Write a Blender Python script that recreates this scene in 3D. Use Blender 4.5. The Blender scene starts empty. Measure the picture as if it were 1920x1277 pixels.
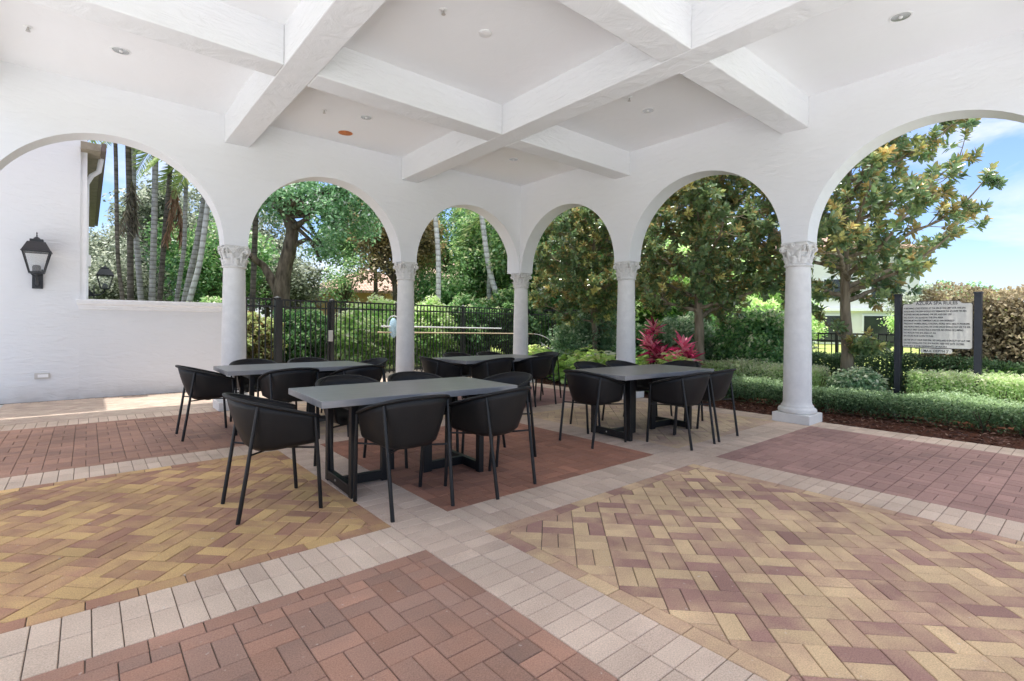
import bpy, bmesh, math, random
import numpy as np
from mathutils import Vector, Matrix, Euler

R = math.radians
random.seed(7)
rng = np.random.default_rng(11)
scene = bpy.context.scene
col = scene.collection

# ------------------------------------------------------------------ camera
EYE = 1.35
FPX = 943.6                      # focal length in pixels of the 1920 px wide photograph
YAW = R(39.69)
cam_data = bpy.data.cameras.new('camera')
cam = bpy.data.objects.new('camera', cam_data)
col.objects.link(cam)
cam_data.sensor_width = 36.0
cam_data.lens = FPX / 1920 * 36.0
cam_data.shift_x = 14.0 / 1920
cam_data.shift_y = -30.0 / 1920
cam_data.clip_start = 0.05
cam_data.clip_end = 2000
cam.matrix_world = (Matrix.Translation((0, 0, EYE)) @ Matrix.Rotation(-YAW, 4, 'Z')
                    @ Matrix.Rotation(R(90), 4, 'X') @ Matrix.Rotation(0.008, 4, 'Z'))
scene.camera = cam

def at(x, y, d):
    """point of the garden seen at photo pixel x, y, standing d metres in front of the viewer"""
    dx, dy = x - 960.0, y - 638.5
    x2, y2 = 960 + dx + 0.008 * dy, 638.5 + dy - 0.008 * dx
    r = (x2 - 946.0) / FPX * d
    c, s = math.cos(YAW), math.sin(YAW)
    return Vector((r * c + d * s, -r * s + d * c, EYE - (y2 - 608.6) / FPX * d))

def on_ceiling(x, y, z):
    dx, dy = x - 960.0, y - 638.5
    y2 = 638.5 + dy - 0.008 * dx
    return at(x, y, FPX * (EYE - z) / (y2 - 608.6))

# ------------------------------------------------------------------ materials
def s2l(c):
    return tuple(((v / 255) / 12.92 if v / 255 <= 0.04045 else ((v / 255 + 0.055) / 1.055) ** 2.4) for v in c)

def new_mat(name):
    m = bpy.data.materials.new(name); m.use_nodes = True
    nt = m.node_tree
    return m, nt, nt.nodes['Principled BSDF'], nt.nodes['Material Output']

def lk(nt, a, b): nt.links.new(a, b)

def plain(name, rgb, rough=0.5, metal=0.0, noise=0.0, nscale=6.0, bump=0.0, bscale=40.0, spec=0.5, stretch=None, bdist=0.02):
    m, nt, b, out = new_mat(name)
    b.inputs['Roughness'].default_value = rough
    b.inputs['Metallic'].default_value = metal
    b.inputs['Specular IOR Level'].default_value = spec
    b.inputs['Base Color'].default_value = (*rgb, 1)
    tc = nt.nodes.new('ShaderNodeTexCoord')
    src = tc.outputs['Object']
    if stretch:
        mp = nt.nodes.new('ShaderNodeMapping'); mp.inputs['Scale'].default_value = stretch
        lk(nt, src, mp.inputs['Vector']); src = mp.outputs['Vector']
    if noise:
        n = nt.nodes.new('ShaderNodeTexNoise'); n.inputs['Scale'].default_value = nscale; n.inputs['Detail'].default_value = 5
        n.inputs['Roughness'].default_value = 0.65
        lk(nt, src, n.inputs['Vector'])
        r = nt.nodes.new('ShaderNodeValToRGB')
        r.color_ramp.elements[0].position = 0.3; r.color_ramp.elements[1].position = 0.72
        r.color_ramp.elements[0].color = (*[max(0, c * (1 - noise)) for c in rgb], 1)
        r.color_ramp.elements[1].color = (*[min(1, c * (1 + noise)) for c in rgb], 1)
        lk(nt, n.outputs['Fac'], r.inputs['Fac']); lk(nt, r.outputs['Color'], b.inputs['Base Color'])
    if bump:
        n2 = nt.nodes.new('ShaderNodeTexNoise'); n2.inputs['Scale'].default_value = bscale; n2.inputs['Detail'].default_value = 4
        lk(nt, src, n2.inputs['Vector'])
        bp = nt.nodes.new('ShaderNodeBump'); bp.inputs['Strength'].default_value = bump; bp.inputs['Distance'].default_value = bdist
        lk(nt, n2.outputs['Fac'], bp.inputs['Height']); lk(nt, bp.outputs['Normal'], b.inputs['Normal'])
    return m

def stucco(name, rgb, strength=0.35):
    """white painted stucco with soft trowel sweeps"""
    m, nt, b, out = new_mat(name)
    b.inputs['Roughness'].default_value = 0.85
    b.inputs['Specular IOR Level'].default_value = 0.25
    tc = nt.nodes.new('ShaderNodeTexCoord')
    n0 = nt.nodes.new('ShaderNodeTexNoise'); n0.inputs['Scale'].default_value = 0.6; n0.inputs['Detail'].default_value = 3
    lk(nt, tc.outputs['Object'], n0.inputs['Vector'])
    r = nt.nodes.new('ShaderNodeValToRGB')
    r.color_ramp.elements[0].position = 0.25; r.color_ramp.elements[1].position = 0.75
    r.color_ramp.elements[0].color = (*[c * 0.955 for c in rgb], 1); r.color_ramp.elements[1].color = (*rgb, 1)
    lk(nt, n0.outputs['Fac'], r.inputs['Fac'])
    sz_ = nt.nodes.new('ShaderNodeSeparateXYZ'); lk(nt, tc.outputs['Object'], sz_.inputs['Vector'])
    fo = nt.nodes.new('ShaderNodeMapRange'); fo.inputs['From Min'].default_value = 0.0; fo.inputs['From Max'].default_value = 0.32; fo.inputs['To Min'].default_value = 0.75; fo.inputs['To Max'].default_value = 0.0
    lk(nt, sz_.outputs['Z'], fo.inputs['Value'])
    ng = nt.nodes.new('ShaderNodeTexNoise'); ng.inputs['Scale'].default_value = 5.0; ng.inputs['Detail'].default_value = 6
    lk(nt, tc.outputs['Object'], ng.inputs['Vector'])
    fm = nt.nodes.new('ShaderNodeMath'); fm.operation = 'MULTIPLY'; lk(nt, fo.outputs['Result'], fm.inputs[0]); lk(nt, ng.outputs['Fac'], fm.inputs[1])
    gm = nt.nodes.new('ShaderNodeMix'); gm.data_type = 'RGBA'; lk(nt, fm.outputs[0], gm.inputs['Factor']); lk(nt, r.outputs['Color'], gm.inputs['A']); gm.inputs['B'].default_value = (rgb[0] * 0.55, rgb[1] * 0.52, rgb[2] * 0.47, 1)
    lk(nt, gm.outputs['Result'], b.inputs['Base Color'])
    mp = nt.nodes.new('ShaderNodeMapping'); mp.inputs['Rotation'].default_value = (0.5, 0.6, 0.5); mp.inputs['Scale'].default_value = (2.0, 2.0, 7.5)
    lk(nt, tc.outputs['Object'], mp.inputs['Vector'])
    n1 = nt.nodes.new('ShaderNodeTexNoise'); n1.inputs['Scale'].default_value = 1.6; n1.inputs['Detail'].default_value = 4; n1.inputs['Distortion'].default_value = 1.2
    lk(nt, mp.outputs['Vector'], n1.inputs['Vector'])
    n2 = nt.nodes.new('ShaderNodeTexNoise'); n2.inputs['Scale'].default_value = 70; n2.inputs['Detail'].default_value = 3
    lk(nt, tc.outputs['Object'], n2.inputs['Vector'])
    ma = nt.nodes.new('ShaderNodeMath'); ma.operation = 'MULTIPLY_ADD'; ma.inputs[1].default_value = 0.06
    lk(nt, n2.outputs['Fac'], ma.inputs[0]); lk(nt, n1.outputs['Fac'], ma.inputs[2])
    bp = nt.nodes.new('ShaderNodeBump'); bp.inputs['Strength'].default_value = strength; bp.inputs['Distance'].default_value = 0.035
    lk(nt, ma.outputs[0], bp.inputs['Height']); lk(nt, bp.outputs['Normal'], b.inputs['Normal'])
    return m

def leaf_mat(name, ramp, trans=0.3, rough=0.45, under=None, spec=0.4, sat=0.84):
    """ramp: list of (pos, rgb); per-leaf attribute 'v' picks the colour; under = colour of the lower side"""
    m, nt, b, out = new_mat(name)
    a = nt.nodes.new('ShaderNodeAttribute'); a.attribute_name = 'v'
    r = nt.nodes.new('ShaderNodeValToRGB')
    e = r.color_ramp.elements
    while len(e) < len(ramp): e.new(0.5)
    for k, (p, c) in enumerate(ramp):
        e[k].position = p; e[k].color = (*c, 1)
    lk(nt, a.outputs['Fac'], r.inputs['Fac'])
    h0 = nt.nodes.new('ShaderNodeHueSaturation'); h0.inputs['Saturation'].default_value = sat; lk(nt, r.outputs['Color'], h0.inputs['Color'])
    colour = h0.outputs['Color']
    if under:
        g = nt.nodes.new('ShaderNodeNewGeometry')
        mx = nt.nodes.new('ShaderNodeMix'); mx.data_type = 'RGBA'
        sc_ = nt.nodes.new('ShaderNodeMath'); sc_.operation = 'MULTIPLY'
        mr_ = nt.nodes.new('ShaderNodeMapRange'); mr_.inputs['From Min'].default_value = 0.38; mr_.inputs['From Max'].default_value = 0.68; mr_.inputs['To Min'].default_value = 0.08; mr_.inputs['To Max'].default_value = 0.85
        lk(nt, a.outputs['Fac'], mr_.inputs['Value']); lk(nt, g.outputs['Backfacing'], sc_.inputs[0]); lk(nt, mr_.outputs['Result'], sc_.inputs[1])
        lk(nt, sc_.outputs[0], mx.inputs['Factor']); lk(nt, colour, mx.inputs['A']); mx.inputs['B'].default_value = (*under, 1)
        colour = mx.outputs['Result']
    b.inputs['Roughness'].default_value = rough
    b.inputs['Specular IOR Level'].default_value = spec
    lk(nt, colour, b.inputs['Base Color'])
    t = nt.nodes.new('ShaderNodeBsdfTranslucent')
    hs = nt.nodes.new('ShaderNodeHueSaturation'); hs.inputs['Value'].default_value = 1.7; hs.inputs['Saturation'].default_value = 1.1
    hs.inputs['Hue'].default_value = 0.49
    lk(nt, colour, hs.inputs['Color']); lk(nt, hs.outputs['Color'], t.inputs['Color'])
    ms = nt.nodes.new('ShaderNodeMixShader'); ms.inputs['Fac'].default_value = trans + 0.06
    lk(nt, b.outputs['BSDF'], ms.inputs[1]); lk(nt, t.outputs['BSDF'], ms.inputs[2]); lk(nt, ms.outputs['Shader'], out.inputs['Surface'])
    return m

def bark(name, c1, c2, scale=(14, 14, 2.5), bump=0.6, rings=0.0):
    m, nt, b, out = new_mat(name)
    b.inputs['Roughness'].default_value = 0.9; b.inputs['Specular IOR Level'].default_value = 0.15
    tc = nt.nodes.new('ShaderNodeTexCoord')
    mp = nt.nodes.new('ShaderNodeMapping'); mp.inputs['Scale'].default_value = scale
    lk(nt, tc.outputs['Object'], mp.inputs['Vector'])
    n = nt.nodes.new('ShaderNodeTexNoise'); n.inputs['Scale'].default_value = 1.0; n.inputs['Detail'].default_value = 6
    lk(nt, mp.outputs['Vector'], n.inputs['Vector'])
    r = nt.nodes.new('ShaderNodeValToRGB'); r.color_ramp.elements[0].position = 0.3; r.color_ramp.elements[1].position = 0.7
    r.color_ramp.elements[0].color = (*c1, 1); r.color_ramp.elements[1].color = (*c2, 1)
    lk(nt, n.outputs['Fac'], r.inputs['Fac']); lk(nt, r.outputs['Color'], b.inputs['Base Color'])
    bp = nt.nodes.new('ShaderNodeBump'); bp.inputs['Strength'].default_value = bump; bp.inputs['Distance'].default_value = 0.03
    h = n.outputs['Fac']
    if rings:
        w = nt.nodes.new('ShaderNodeTexWave'); w.bands_direction = 'Z'; w.inputs['Scale'].default_value = rings; w.inputs['Distortion'].default_value = 0.8
        lk(nt, tc.outputs['Object'], w.inputs['Vector'])
        ma = nt.nodes.new('ShaderNodeMath'); ma.operation = 'MULTIPLY_ADD'; ma.inputs[1].default_value = 0.6
        lk(nt, w.outputs['Fac'], ma.inputs[0]); lk(nt, n.outputs['Fac'], ma.inputs[2]); h = ma.outputs[0]
        mx = nt.nodes.new('ShaderNodeMix'); mx.data_type = 'RGBA'; mx.blend_type = 'MULTIPLY'
        r2 = nt.nodes.new('ShaderNodeValToRGB'); r2.color_ramp.elements[0].position = 0.05; r2.color_ramp.elements[1].position = 0.3
        r2.color_ramp.elements[0].color = (0.55, 0.53, 0.5, 1)
        lk(nt, w.outputs['Fac'], r2.inputs['Fac']); mx.inputs['Factor'].default_value = 0.8
        lk(nt, r.outputs['Color'], mx.inputs['A']); lk(nt, r2.outputs['Color'], mx.inputs['B']); lk(nt, mx.outputs['Result'], b.inputs['Base Color'])
    lk(nt, h, bp.inputs['Height']); lk(nt, bp.outputs['Normal'], b.inputs['Normal'])
    return m

def paver_mat(name, nscale=5.0, amount=1.0, rough=0.75):
    m, nt, b, out = new_mat(name)
    b.inputs['Roughness'].default_value = rough; b.inputs['Specular IOR Level'].default_value = 0.35
    ca = nt.nodes.new('ShaderNodeAttribute'); ca.attribute_name = 'ca'
    cb = nt.nodes.new('ShaderNodeAttribute'); cb.attribute_name = 'cb'
    mv = nt.nodes.new('ShaderNodeAttribute'); mv.attribute_name = 'v'
    tc = nt.nodes.new('ShaderNodeTexCoord')
    n = nt.nodes.new('ShaderNodeTexNoise'); n.inputs['Scale'].default_value = nscale; n.inputs['Detail'].default_value = 3
    # every paver takes its own slice of the noise so the blend does not run on over a joint
    cx = nt.nodes.new('ShaderNodeCombineXYZ'); k = nt.nodes.new('ShaderNodeMath'); k.operation = 'MULTIPLY'; k.inputs[1].default_value = 37.0
    lk(nt, mv.outputs['Fac'], k.inputs[0]); lk(nt, k.outputs[0], cx.inputs['Z'])
    va = nt.nodes.new('ShaderNodeVectorMath'); va.operation = 'ADD'
    lk(nt, tc.outputs['Object'], va.inputs[0]); lk(nt, cx.outputs['Vector'], va.inputs[1]); lk(nt, va.outputs['Vector'], n.inputs['Vector'])
    sub = nt.nodes.new('ShaderNodeMath'); sub.operation = 'SUBTRACT'; sub.inputs[1].default_value = 0.5
    lk(nt, n.outputs['Fac'], sub.inputs[0])
    mad = nt.nodes.new('ShaderNodeMath'); mad.operation = 'MULTIPLY_ADD'; mad.inputs[1].default_value = 1.7 * amount; mad.use_clamp = True
    lk(nt, sub.outputs[0], mad.inputs[0]); lk(nt, mv.outputs['Fac'], mad.inputs[2])
    mx = nt.nodes.new('ShaderNodeMix'); mx.data_type = 'RGBA'
    lk(nt, mad.outputs[0], mx.inputs['Factor']); lk(nt, ca.outputs['Color'], mx.inputs['A']); lk(nt, cb.outputs['Color'], mx.inputs['B'])
    # grain, scuffs and pale flecks
    g = nt.nodes.new('ShaderNodeTexNoise'); g.inputs['Scale'].default_value = 160; g.inputs['Detail'].default_value = 3
    lk(nt, tc.outputs['Object'], g.inputs['Vector'])
    gr = nt.nodes.new('ShaderNodeMapRange'); gr.inputs['From Min'].default_value = 0.3; gr.inputs['From Max'].default_value = 0.7
    gr.inputs['To Min'].default_value = 0.78; gr.inputs['To Max'].default_value = 1.18
    lk(nt, g.outputs['Fac'], gr.inputs['Value'])
    d = nt.nodes.new('ShaderNodeTexNoise'); d.inputs['Scale'].default_value = 1.1; d.inputs['Detail'].default_value = 6
    lk(nt, tc.outputs['Object'], d.inputs['Vector'])
    dr = nt.nodes.new('ShaderNodeMapRange'); dr.inputs['From Min'].default_value = 0.3; dr.inputs['From Max'].default_value = 0.7
    dr.inputs['To Min'].default_value = 0.80; dr.inputs['To Max'].default_value = 1.13
    lk(nt, d.outputs['Fac'], dr.inputs['Value'])
    mm = nt.nodes.new('ShaderNodeMath'); mm.operation = 'MULTIPLY'
    lk(nt, gr.outputs['Result'], mm.inputs[0]); lk(nt, dr.outputs['Result'], mm.inputs[1])
    vs = nt.nodes.new('ShaderNodeVectorMath'); vs.operation = 'SCALE'
    lk(nt, mx.outputs['Result'], vs.inputs[0]); lk(nt, mm.outputs[0], vs.inputs['Scale'])
    f = nt.nodes.new('ShaderNodeTexNoise'); f.inputs['Scale'].default_value = 30; f.inputs['Detail'].default_value = 2
    lk(nt, tc.outputs['Object'], f.inputs['Vector'])
    fr = nt.nodes.new('ShaderNodeMapRange'); fr.inputs['From Min'].default_value = 0.70; fr.inputs['From Max'].default_value = 0.78; fr.inputs['To Max'].default_value = 0.55
    lk(nt, f.outputs['Fac'], fr.inputs['Value'])
    mf = nt.nodes.new('ShaderNodeMix'); mf.data_type = 'RGBA'
    lk(nt, fr.outputs['Result'], mf.inputs['Factor']); lk(nt, vs.outputs['Vector'], mf.inputs['A']); mf.inputs['B'].default_value = (0.62, 0.58, 0.52, 1)
    lk(nt, mf.outputs['Result'], b.inputs['Base Color'])
    bp = nt.nodes.new('ShaderNodeBump'); bp.inputs['Strength'].default_value = 0.25; bp.inputs['Distance'].default_value = 0.004
    lk(nt, g.outputs['Fac'], bp.inputs['Height']); lk(nt, bp.outputs['Normal'], b.inputs['Normal'])
    return m

WHITE = (0.79, 0.795, 0.795)
M = {}
M['stucco'] = stucco('white_stucco', (0.80, 0.807, 0.812), 0.34)
M['beam'] = stucco('white_beam_stucco', (0.79, 0.797, 0.802), 0.55)
M['ceiling'] = stucco('ceiling_paint', (0.875, 0.88, 0.885), 0.15)
M['stone'] = plain('cast_stone', (0.74, 0.73, 0.70), 0.85, noise=0.06, nscale=9, bump=0.12, bscale=90, spec=0.2)
M['carved'] = plain('carved_stone', (0.70, 0.69, 0.66), 0.9, noise=0.14, nscale=22, bump=0.3, bscale=50, spec=0.2)
M['housewall'] = stucco('house_stucco', (0.74, 0.75, 0.755), 0.4)
M['trim'] = plain('painted_moulding', (0.80, 0.81, 0.82), 0.6, noise=0.04)
M['shell'] = plain('charcoal_plastic', (0.0115, 0.0108, 0.0104), 0.5, noise=0.12, nscale=30, bump=0.05, bscale=260, spec=0.32)
M['black'] = plain('black_metal', (0.0085, 0.0085, 0.009), 0.42, noise=0.15, nscale=20, spec=0.4)
M['lantern'] = plain('lantern_iron', (0.022, 0.024, 0.028), 0.45, noise=0.2, nscale=25)
M['fence'] = plain('fence_iron', (0.018, 0.019, 0.02), 0.5, noise=0.2, nscale=12)
M['tabletop'] = plain('grey_tabletop', (0.255, 0.246, 0.236), 0.36, noise=0.16, nscale=3.2, bump=0.04, bscale=60, stretch=(1.0, 7, 7), spec=0.75)
M['mulch'] = plain('bark_mulch', (0.075, 0.03, 0.018), 0.95, noise=0.75, nscale=26, bump=1.0, bscale=38, spec=0.1)
M['soil'] = plain('ground_soil', (0.085, 0.10, 0.035), 0.95, noise=0.5, nscale=1.2, bump=0.5, bscale=20, spec=0.1)
M['lawn'] = plain('lawn_grass', (0.34, 0.40, 0.12), 0.95, noise=0.3, nscale=3, bump=0.7, bscale=60, spec=0.1)
M['deck'] = plain('pale_deck', (0.79, 0.785, 0.77), 0.85, noise=0.12, nscale=2, bump=0.2, bscale=60)
M['walk'] = plain('concrete_walk', (0.5, 0.5, 0.48), 0.9, noise=0.12, nscale=4, bump=0.2, bscale=60)
M['sand'] = plain('joint_sand', (0.12, 0.10, 0.082), 0.95, noise=0.5, nscale=40)
M['paver'] = paver_mat('clay_paver')
M['chrome'] = plain('brushed_reflector', (0.62, 0.62, 0.62), 0.22, metal=1.0)
M['whitemetal'] = plain('white_trim', (0.8, 0.8, 0.79), 0.5)
M['orange'] = plain('orange_wood_cover', s2l((186, 108, 44)), 0.6, noise=0.3, nscale=14)
M['signwhite'] = plain('sign_board', (0.74, 0.71, 0.66), 0.5, noise=0.06, nscale=5)
M['ink'] = plain('sign_ink', (0.03, 0.03, 0.035), 0.5)
M['signpost'] = plain('sign_post_paint', (0.02, 0.023, 0.032), 0.4, noise=0.2, nscale=8)
M['terracotta'] = plain('terracotta_tile', s2l((205, 150, 118)), 0.85, noise=0.3, nscale=9)
M['beige'] = plain('beige_stucco', s2l((214, 178, 140)), 0.9, noise=0.06, nscale=2)
M['farwhite'] = plain('far_white_stucco', (0.70, 0.69, 0.66), 0.9, noise=0.05, nscale=1)
M['glass'] = plain('dark_window', (0.03, 0.035, 0.04), 0.15)
M['soffit'] = plain('eave_soffit', (0.28, 0.24, 0.18), 0.8, noise=0.2, nscale=8)
M['gutter'] = plain('brown_gutter', (0.16, 0.12, 0.10), 0.5, noise=0.15)
M['netblue'] = plain('blue_net', s2l((170, 200, 215)), 0.8, noise=0.3, nscale=30)
M['poletan'] = plain('tan_pole', s2l((196, 176, 146)), 0.5)
M['polewhite'] = plain('white_pole', (0.66, 0.66, 0.65), 0.4)
M['hook'] = plain('bare_aluminium', (0.55, 0.53, 0.5), 0.35, metal=0.6)
mg, nt, b, out = new_mat('lantern_glass')
b.inputs['Base Color'].default_value = (0.9, 0.92, 0.9, 1); b.inputs['Roughness'].default_value = 0.08
b.inputs['Alpha'].default_value = 0.10
M['lampglass'] = mg

g_ = lambda *c: s2l(c)
M['l_magnolia'] = leaf_mat('magnolia_leaf', [(0.0, (0.088, 0.165, 0.077)), (0.40, (0.149, 0.270, 0.101)), (0.70, (0.264, 0.363, 0.110)), (1.0, (0.660, 0.638, 0.176))], 0.30, 0.2, under=(0.42, 0.30, 0.14), spec=1.0)
M['l_hedge'] = leaf_mat('hedge_leaf', [(0.0, (0.04, 0.09, 0.032)), (0.5, (0.12, 0.225, 0.085)), (1.0, (0.38, 0.53, 0.25))], 0.3)
M['l_hedgelit'] = leaf_mat('pale_sunlit_hedge_leaf', [(0.0, (0.178, 0.328, 0.088)), (0.5, (0.421, 0.630, 0.190)), (1.0, (0.660, 0.660, 0.448))], 0.3)  # paler leaf, with sunlight on the clipped tops put into the colour
M['l_silver'] = leaf_mat('silvery_leaf', [(0.0, (0.110, 0.242, 0.110)), (0.5, (0.243, 0.405, 0.189)), (1.0, (0.605, 0.660, 0.440))], 0.25, 0.35)
M['l_bush'] = leaf_mat('bush_leaf', [(0.0, (0.073, 0.209, 0.062)), (0.5, (0.147, 0.359, 0.092)), (0.85, (0.343, 0.584, 0.155)), (1.0, (0.660, 0.660, 0.411))], 0.28, 0.35)
M['l_tan'] = leaf_mat('tan_hedge_leaf', [(0.0, (0.116, 0.098, 0.049)), (0.5, (0.380, 0.300, 0.167)), (0.8, (0.579, 0.490, 0.267)), (1.0, (0.446, 0.490, 0.134))], 0.25)
M['l_croton'] = leaf_mat('light_groundcover_leaf', [(0.0, (0.108, 0.271, 0.054)), (0.5, (0.407, 0.620, 0.125)), (0.85, (0.620, 0.620, 0.250)), (1.0, (0.620, 0.620, 0.620))], 0.35, 0.35)
M['l_ti'] = leaf_mat('ti_leaf', [(0.0, (0.22, 0.04, 0.06)), (0.3, (0.60, 0.08, 0.17)), (0.65, (0.85, 0.32, 0.42)), (0.88, (0.88, 0.55, 0.54)), (1.0, (0.40, 0.36, 0.14))], 0.35, 0.25, sat=1.0)
M['l_oak'] = leaf_mat('oak_leaf', [(0.0, (0.088, 0.238, 0.088)), (0.5, (0.190, 0.400, 0.169)), (0.85, (0.411, 0.653, 0.308)), (1.0, (0.660, 0.660, 0.660))], 0.3)
M['l_dark'] = leaf_mat('dark_tree_leaf', [(0.0, (0.073, 0.178, 0.062)), (0.5, (0.147, 0.315, 0.084)), (0.85, (0.308, 0.514, 0.138)), (1.0, (0.660, 0.660, 0.343))], 0.3, 0.35)
M['l_olive'] = leaf_mat('olive_tree_leaf', [(0.0, (0.08, 0.10, 0.06)), (0.5, (0.24, 0.29, 0.18)), (1.0, (0.60, 0.62, 0.48))], 0.3)
M['l_bronze'] = leaf_mat('bronze_leaf', [(0.0, (0.125, 0.125, 0.053)), (0.5, (0.301, 0.225, 0.089)), (1.0, (0.589, 0.441, 0.173))], 0.25)
M['l_bright'] = leaf_mat('bright_shrub_leaf', [(0.0, (0.178, 0.420, 0.088)), (0.5, (0.464, 0.660, 0.190)), (1.0, (0.660, 0.660, 0.481))], 0.35)
M['l_autumn'] = leaf_mat('rusty_hedge_leaf', [(0.0, (0.09, 0.10, 0.03)), (0.35, (0.30, 0.19, 0.06)), (0.6, (0.24, 0.32, 0.08)), (1.0, (0.46, 0.55, 0.18))], 0.3)
M['l_palm'] = leaf_mat('palm_leaf', [(0.0, (0.081, 0.163, 0.040)), (0.5, (0.280, 0.407, 0.109)), (1.0, (0.620, 0.620, 0.250))], 0.3)
M['l_dead'] = leaf_mat('dead_frond_leaf', [(0.0, (0.139, 0.078, 0.039)), (0.5, (0.341, 0.171, 0.085)), (1.0, (0.558, 0.341, 0.202))], 0.2, 0.7)
M['l_deadgrey'] = leaf_mat('withered_frond_leaf', [(0.0, (0.078, 0.070, 0.046)), (0.5, (0.217, 0.178, 0.124)), (1.0, (0.419, 0.357, 0.248))], 0.2, 0.7)
M['b_mag'] = bark('magnolia_bark', (0.16, 0.125, 0.085), (0.36, 0.31, 0.23))
M['b_oak'] = bark('oak_bark', (0.05, 0.04, 0.03), (0.20, 0.165, 0.12), (10, 10, 3))
M['b_palm'] = bark('palm_bark', (0.26, 0.25, 0.24), (0.48, 0.46, 0.44), (6, 6, 6), 0.3, rings=2.2)
M['b_palmwhite'] = bark('white_palm_bark', (0.48, 0.47, 0.46), (0.72, 0.71, 0.69), (5, 5, 5), 0.2, rings=1.6)
M['b_palmdark'] = bark('dark_palm_bark', (0.08, 0.07, 0.06), (0.22, 0.19, 0.16), (6, 6, 6), 0.4, rings=2.2)
M['b_green'] = bark('mossy_bark', (0.09, 0.08, 0.035), (0.20, 0.18, 0.09), (8, 8, 3))

# ------------------------------------------------------------------ mesh helpers
class MB:
    def __init__(s): s.v = []; s.f = []
    def add(s, vs, fs):
        o = len(s.v); s.v += [tuple(p) for p in vs]; s.f += [[i + o for i in f] for f in fs]; return s
    def box(s, c, d, rot=0.0):
        cx, cy, cz = c; x, y, z = d[0] / 2, d[1] / 2, d[2] / 2
        ca, sa = math.cos(rot), math.sin(rot)
        vs = []
        for i, j, k in ((-1,-1,-1),(1,-1,-1),(1,1,-1),(-1,1,-1),(-1,-1,1),(1,-1,1),(1,1,1),(-1,1,1)):
            px, py = i * x, j * y
            vs.append((cx + px * ca - py * sa, cy + px * sa + py * ca, cz + k * z))
        return s.add(vs, [[0,3,2,1],[4,5,6,7],[0,1,5,4],[1,2,6,5],[2,3,7,6],[3,0,4,7]])
    def bar(s, a, b, w, h):
        """box beam from a to b, w wide sideways and h high"""
        a, b = Vector(a), Vector(b); t = (b - a).normalized()
        up = Vector((0, 0, 1)) if abs(t.z) < 0.95 else Vector((0, 1, 0))
        sd = t.cross(up).normalized(); up = sd.cross(t)
        vs = []
        for p in (a, b):
            for i, j in ((-1,-1),(1,-1),(1,1),(-1,1)): vs.append(p + sd * (i * w / 2) + up * (j * h / 2))
        return s.add(vs, [[0,3,2,1],[4,5,6,7],[0,1,5,4],[1,2,6,5],[2,3,7,6],[3,0,4,7]])
    def tube(s, pts, rad, n=8, caps=True, squash=1.0):
        pts = [Vector(p) for p in pts]
        if not hasattr(rad, '__len__'): rad = [rad] * len(pts)
        rings = []; prev = None
        for i, p in enumerate(pts):
            t = (pts[min(i + 1, len(pts) - 1)] - pts[max(i - 1, 0)]).normalized()
            if prev is None:
                ref = Vector((0, 0, 1)) if abs(t.z) < 0.9 else Vector((1, 0, 0))
                a = t.cross(ref).normalized()
            else:
                a = (prev - t * prev.dot(t)).normalized()
            prev = a; b = t.cross(a)
            rings.append([p + a * (rad[i] * math.cos(2 * math.pi * k / n)) + b * (rad[i] * squash * math.sin(2 * math.pi * k / n)) for k in range(n)])
        vs = [q for r in rings for q in r]; fs = []
        for i in range(len(rings) - 1):
            for k in range(n):
                fs.append([i * n + k, i * n + (k + 1) % n, (i + 1) * n + (k + 1) % n, (i + 1) * n + k])
        if caps:
            fs.append(list(range(n))[::-1]); fs.append([(len(rings) - 1) * n + k for k in range(n)])
        return s.add(vs, fs)
    def lathe(s, prof, c=(0, 0, 0), n=32, caps=True):
        vs = []; fs = []
        for r, z in prof:
            for k in range(n):
                a = 2 * math.pi * k / n; vs.append((c[0] + r * math.cos(a), c[1] + r * math.sin(a), c[2] + z))
        for i in range(len(prof) - 1):
            for k in range(n):
                fs.append([i * n + k, i * n + (k + 1) % n, (i + 1) * n + (k + 1) % n, (i + 1) * n + k])
        if caps:
            fs.append(list(range(n))[::-1]); fs.append([(len(prof) - 1) * n + k for k in range(n)])
        return s.add(vs, fs)
    def sphere(s, c, r, n=10, m=7, sq=(1, 1, 1)):
        vs = []; fs = []
        for i in range(m + 1):
            th = math.pi * i / m
            for k in range(n):
                a = 2 * math.pi * k / n
                vs.append((c[0] + r * sq[0] * math.sin(th) * math.cos(a), c[1] + r * sq[1] * math.sin(th) * math.sin(a), c[2] + r * sq[2] * math.cos(th)))
        for i in range(m):
            for k in range(n): fs.append([i * n + k, (i + 1) * n + k, (i + 1) * n + (k + 1) % n, i * n + (k + 1) % n])
        return s.add(vs, fs)
    def build(s, name, mat, parent=None, smooth=False, bevel=0.0, loc=None, angle=40):
        me = bpy.data.meshes.new(name); me.from_pydata(s.v, [], s.f); me.update()
        bm = bmesh.new(); bm.from_mesh(me); bmesh.ops.recalc_face_normals(bm, faces=bm.faces); bm.to_mesh(me); bm.free()
        me.materials.append(mat)
        o = bpy.data.objects.new(name, me); col.objects.link(o)
        if smooth:
            for p in me.polygons: p.use_smooth = True
            me.set_sharp_from_angle(angle=R(angle))
        if bevel:
            bv = o.modifiers.new('bevel', 'BEVEL'); bv.width = bevel; bv.segments = 2; bv.limit_method = 'ANGLE'
        if parent: o.parent = parent
        if loc is not None: o.location = loc
        return o

def tag(o, label=None, cat=None, group=None, kind=None):
    if label: o['label'] = label
    if cat: o['category'] = cat
    if group: o['group'] = group
    if kind: o['kind'] = kind
    return o

def empty(name, loc=(0, 0, 0), rz=0.0):
    o = bpy.data.objects.new(name, None); col.objects.link(o)
    o.empty_display_size = 0.2; o.location = loc; o.rotation_euler = (0, 0, rz)
    return o

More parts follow.
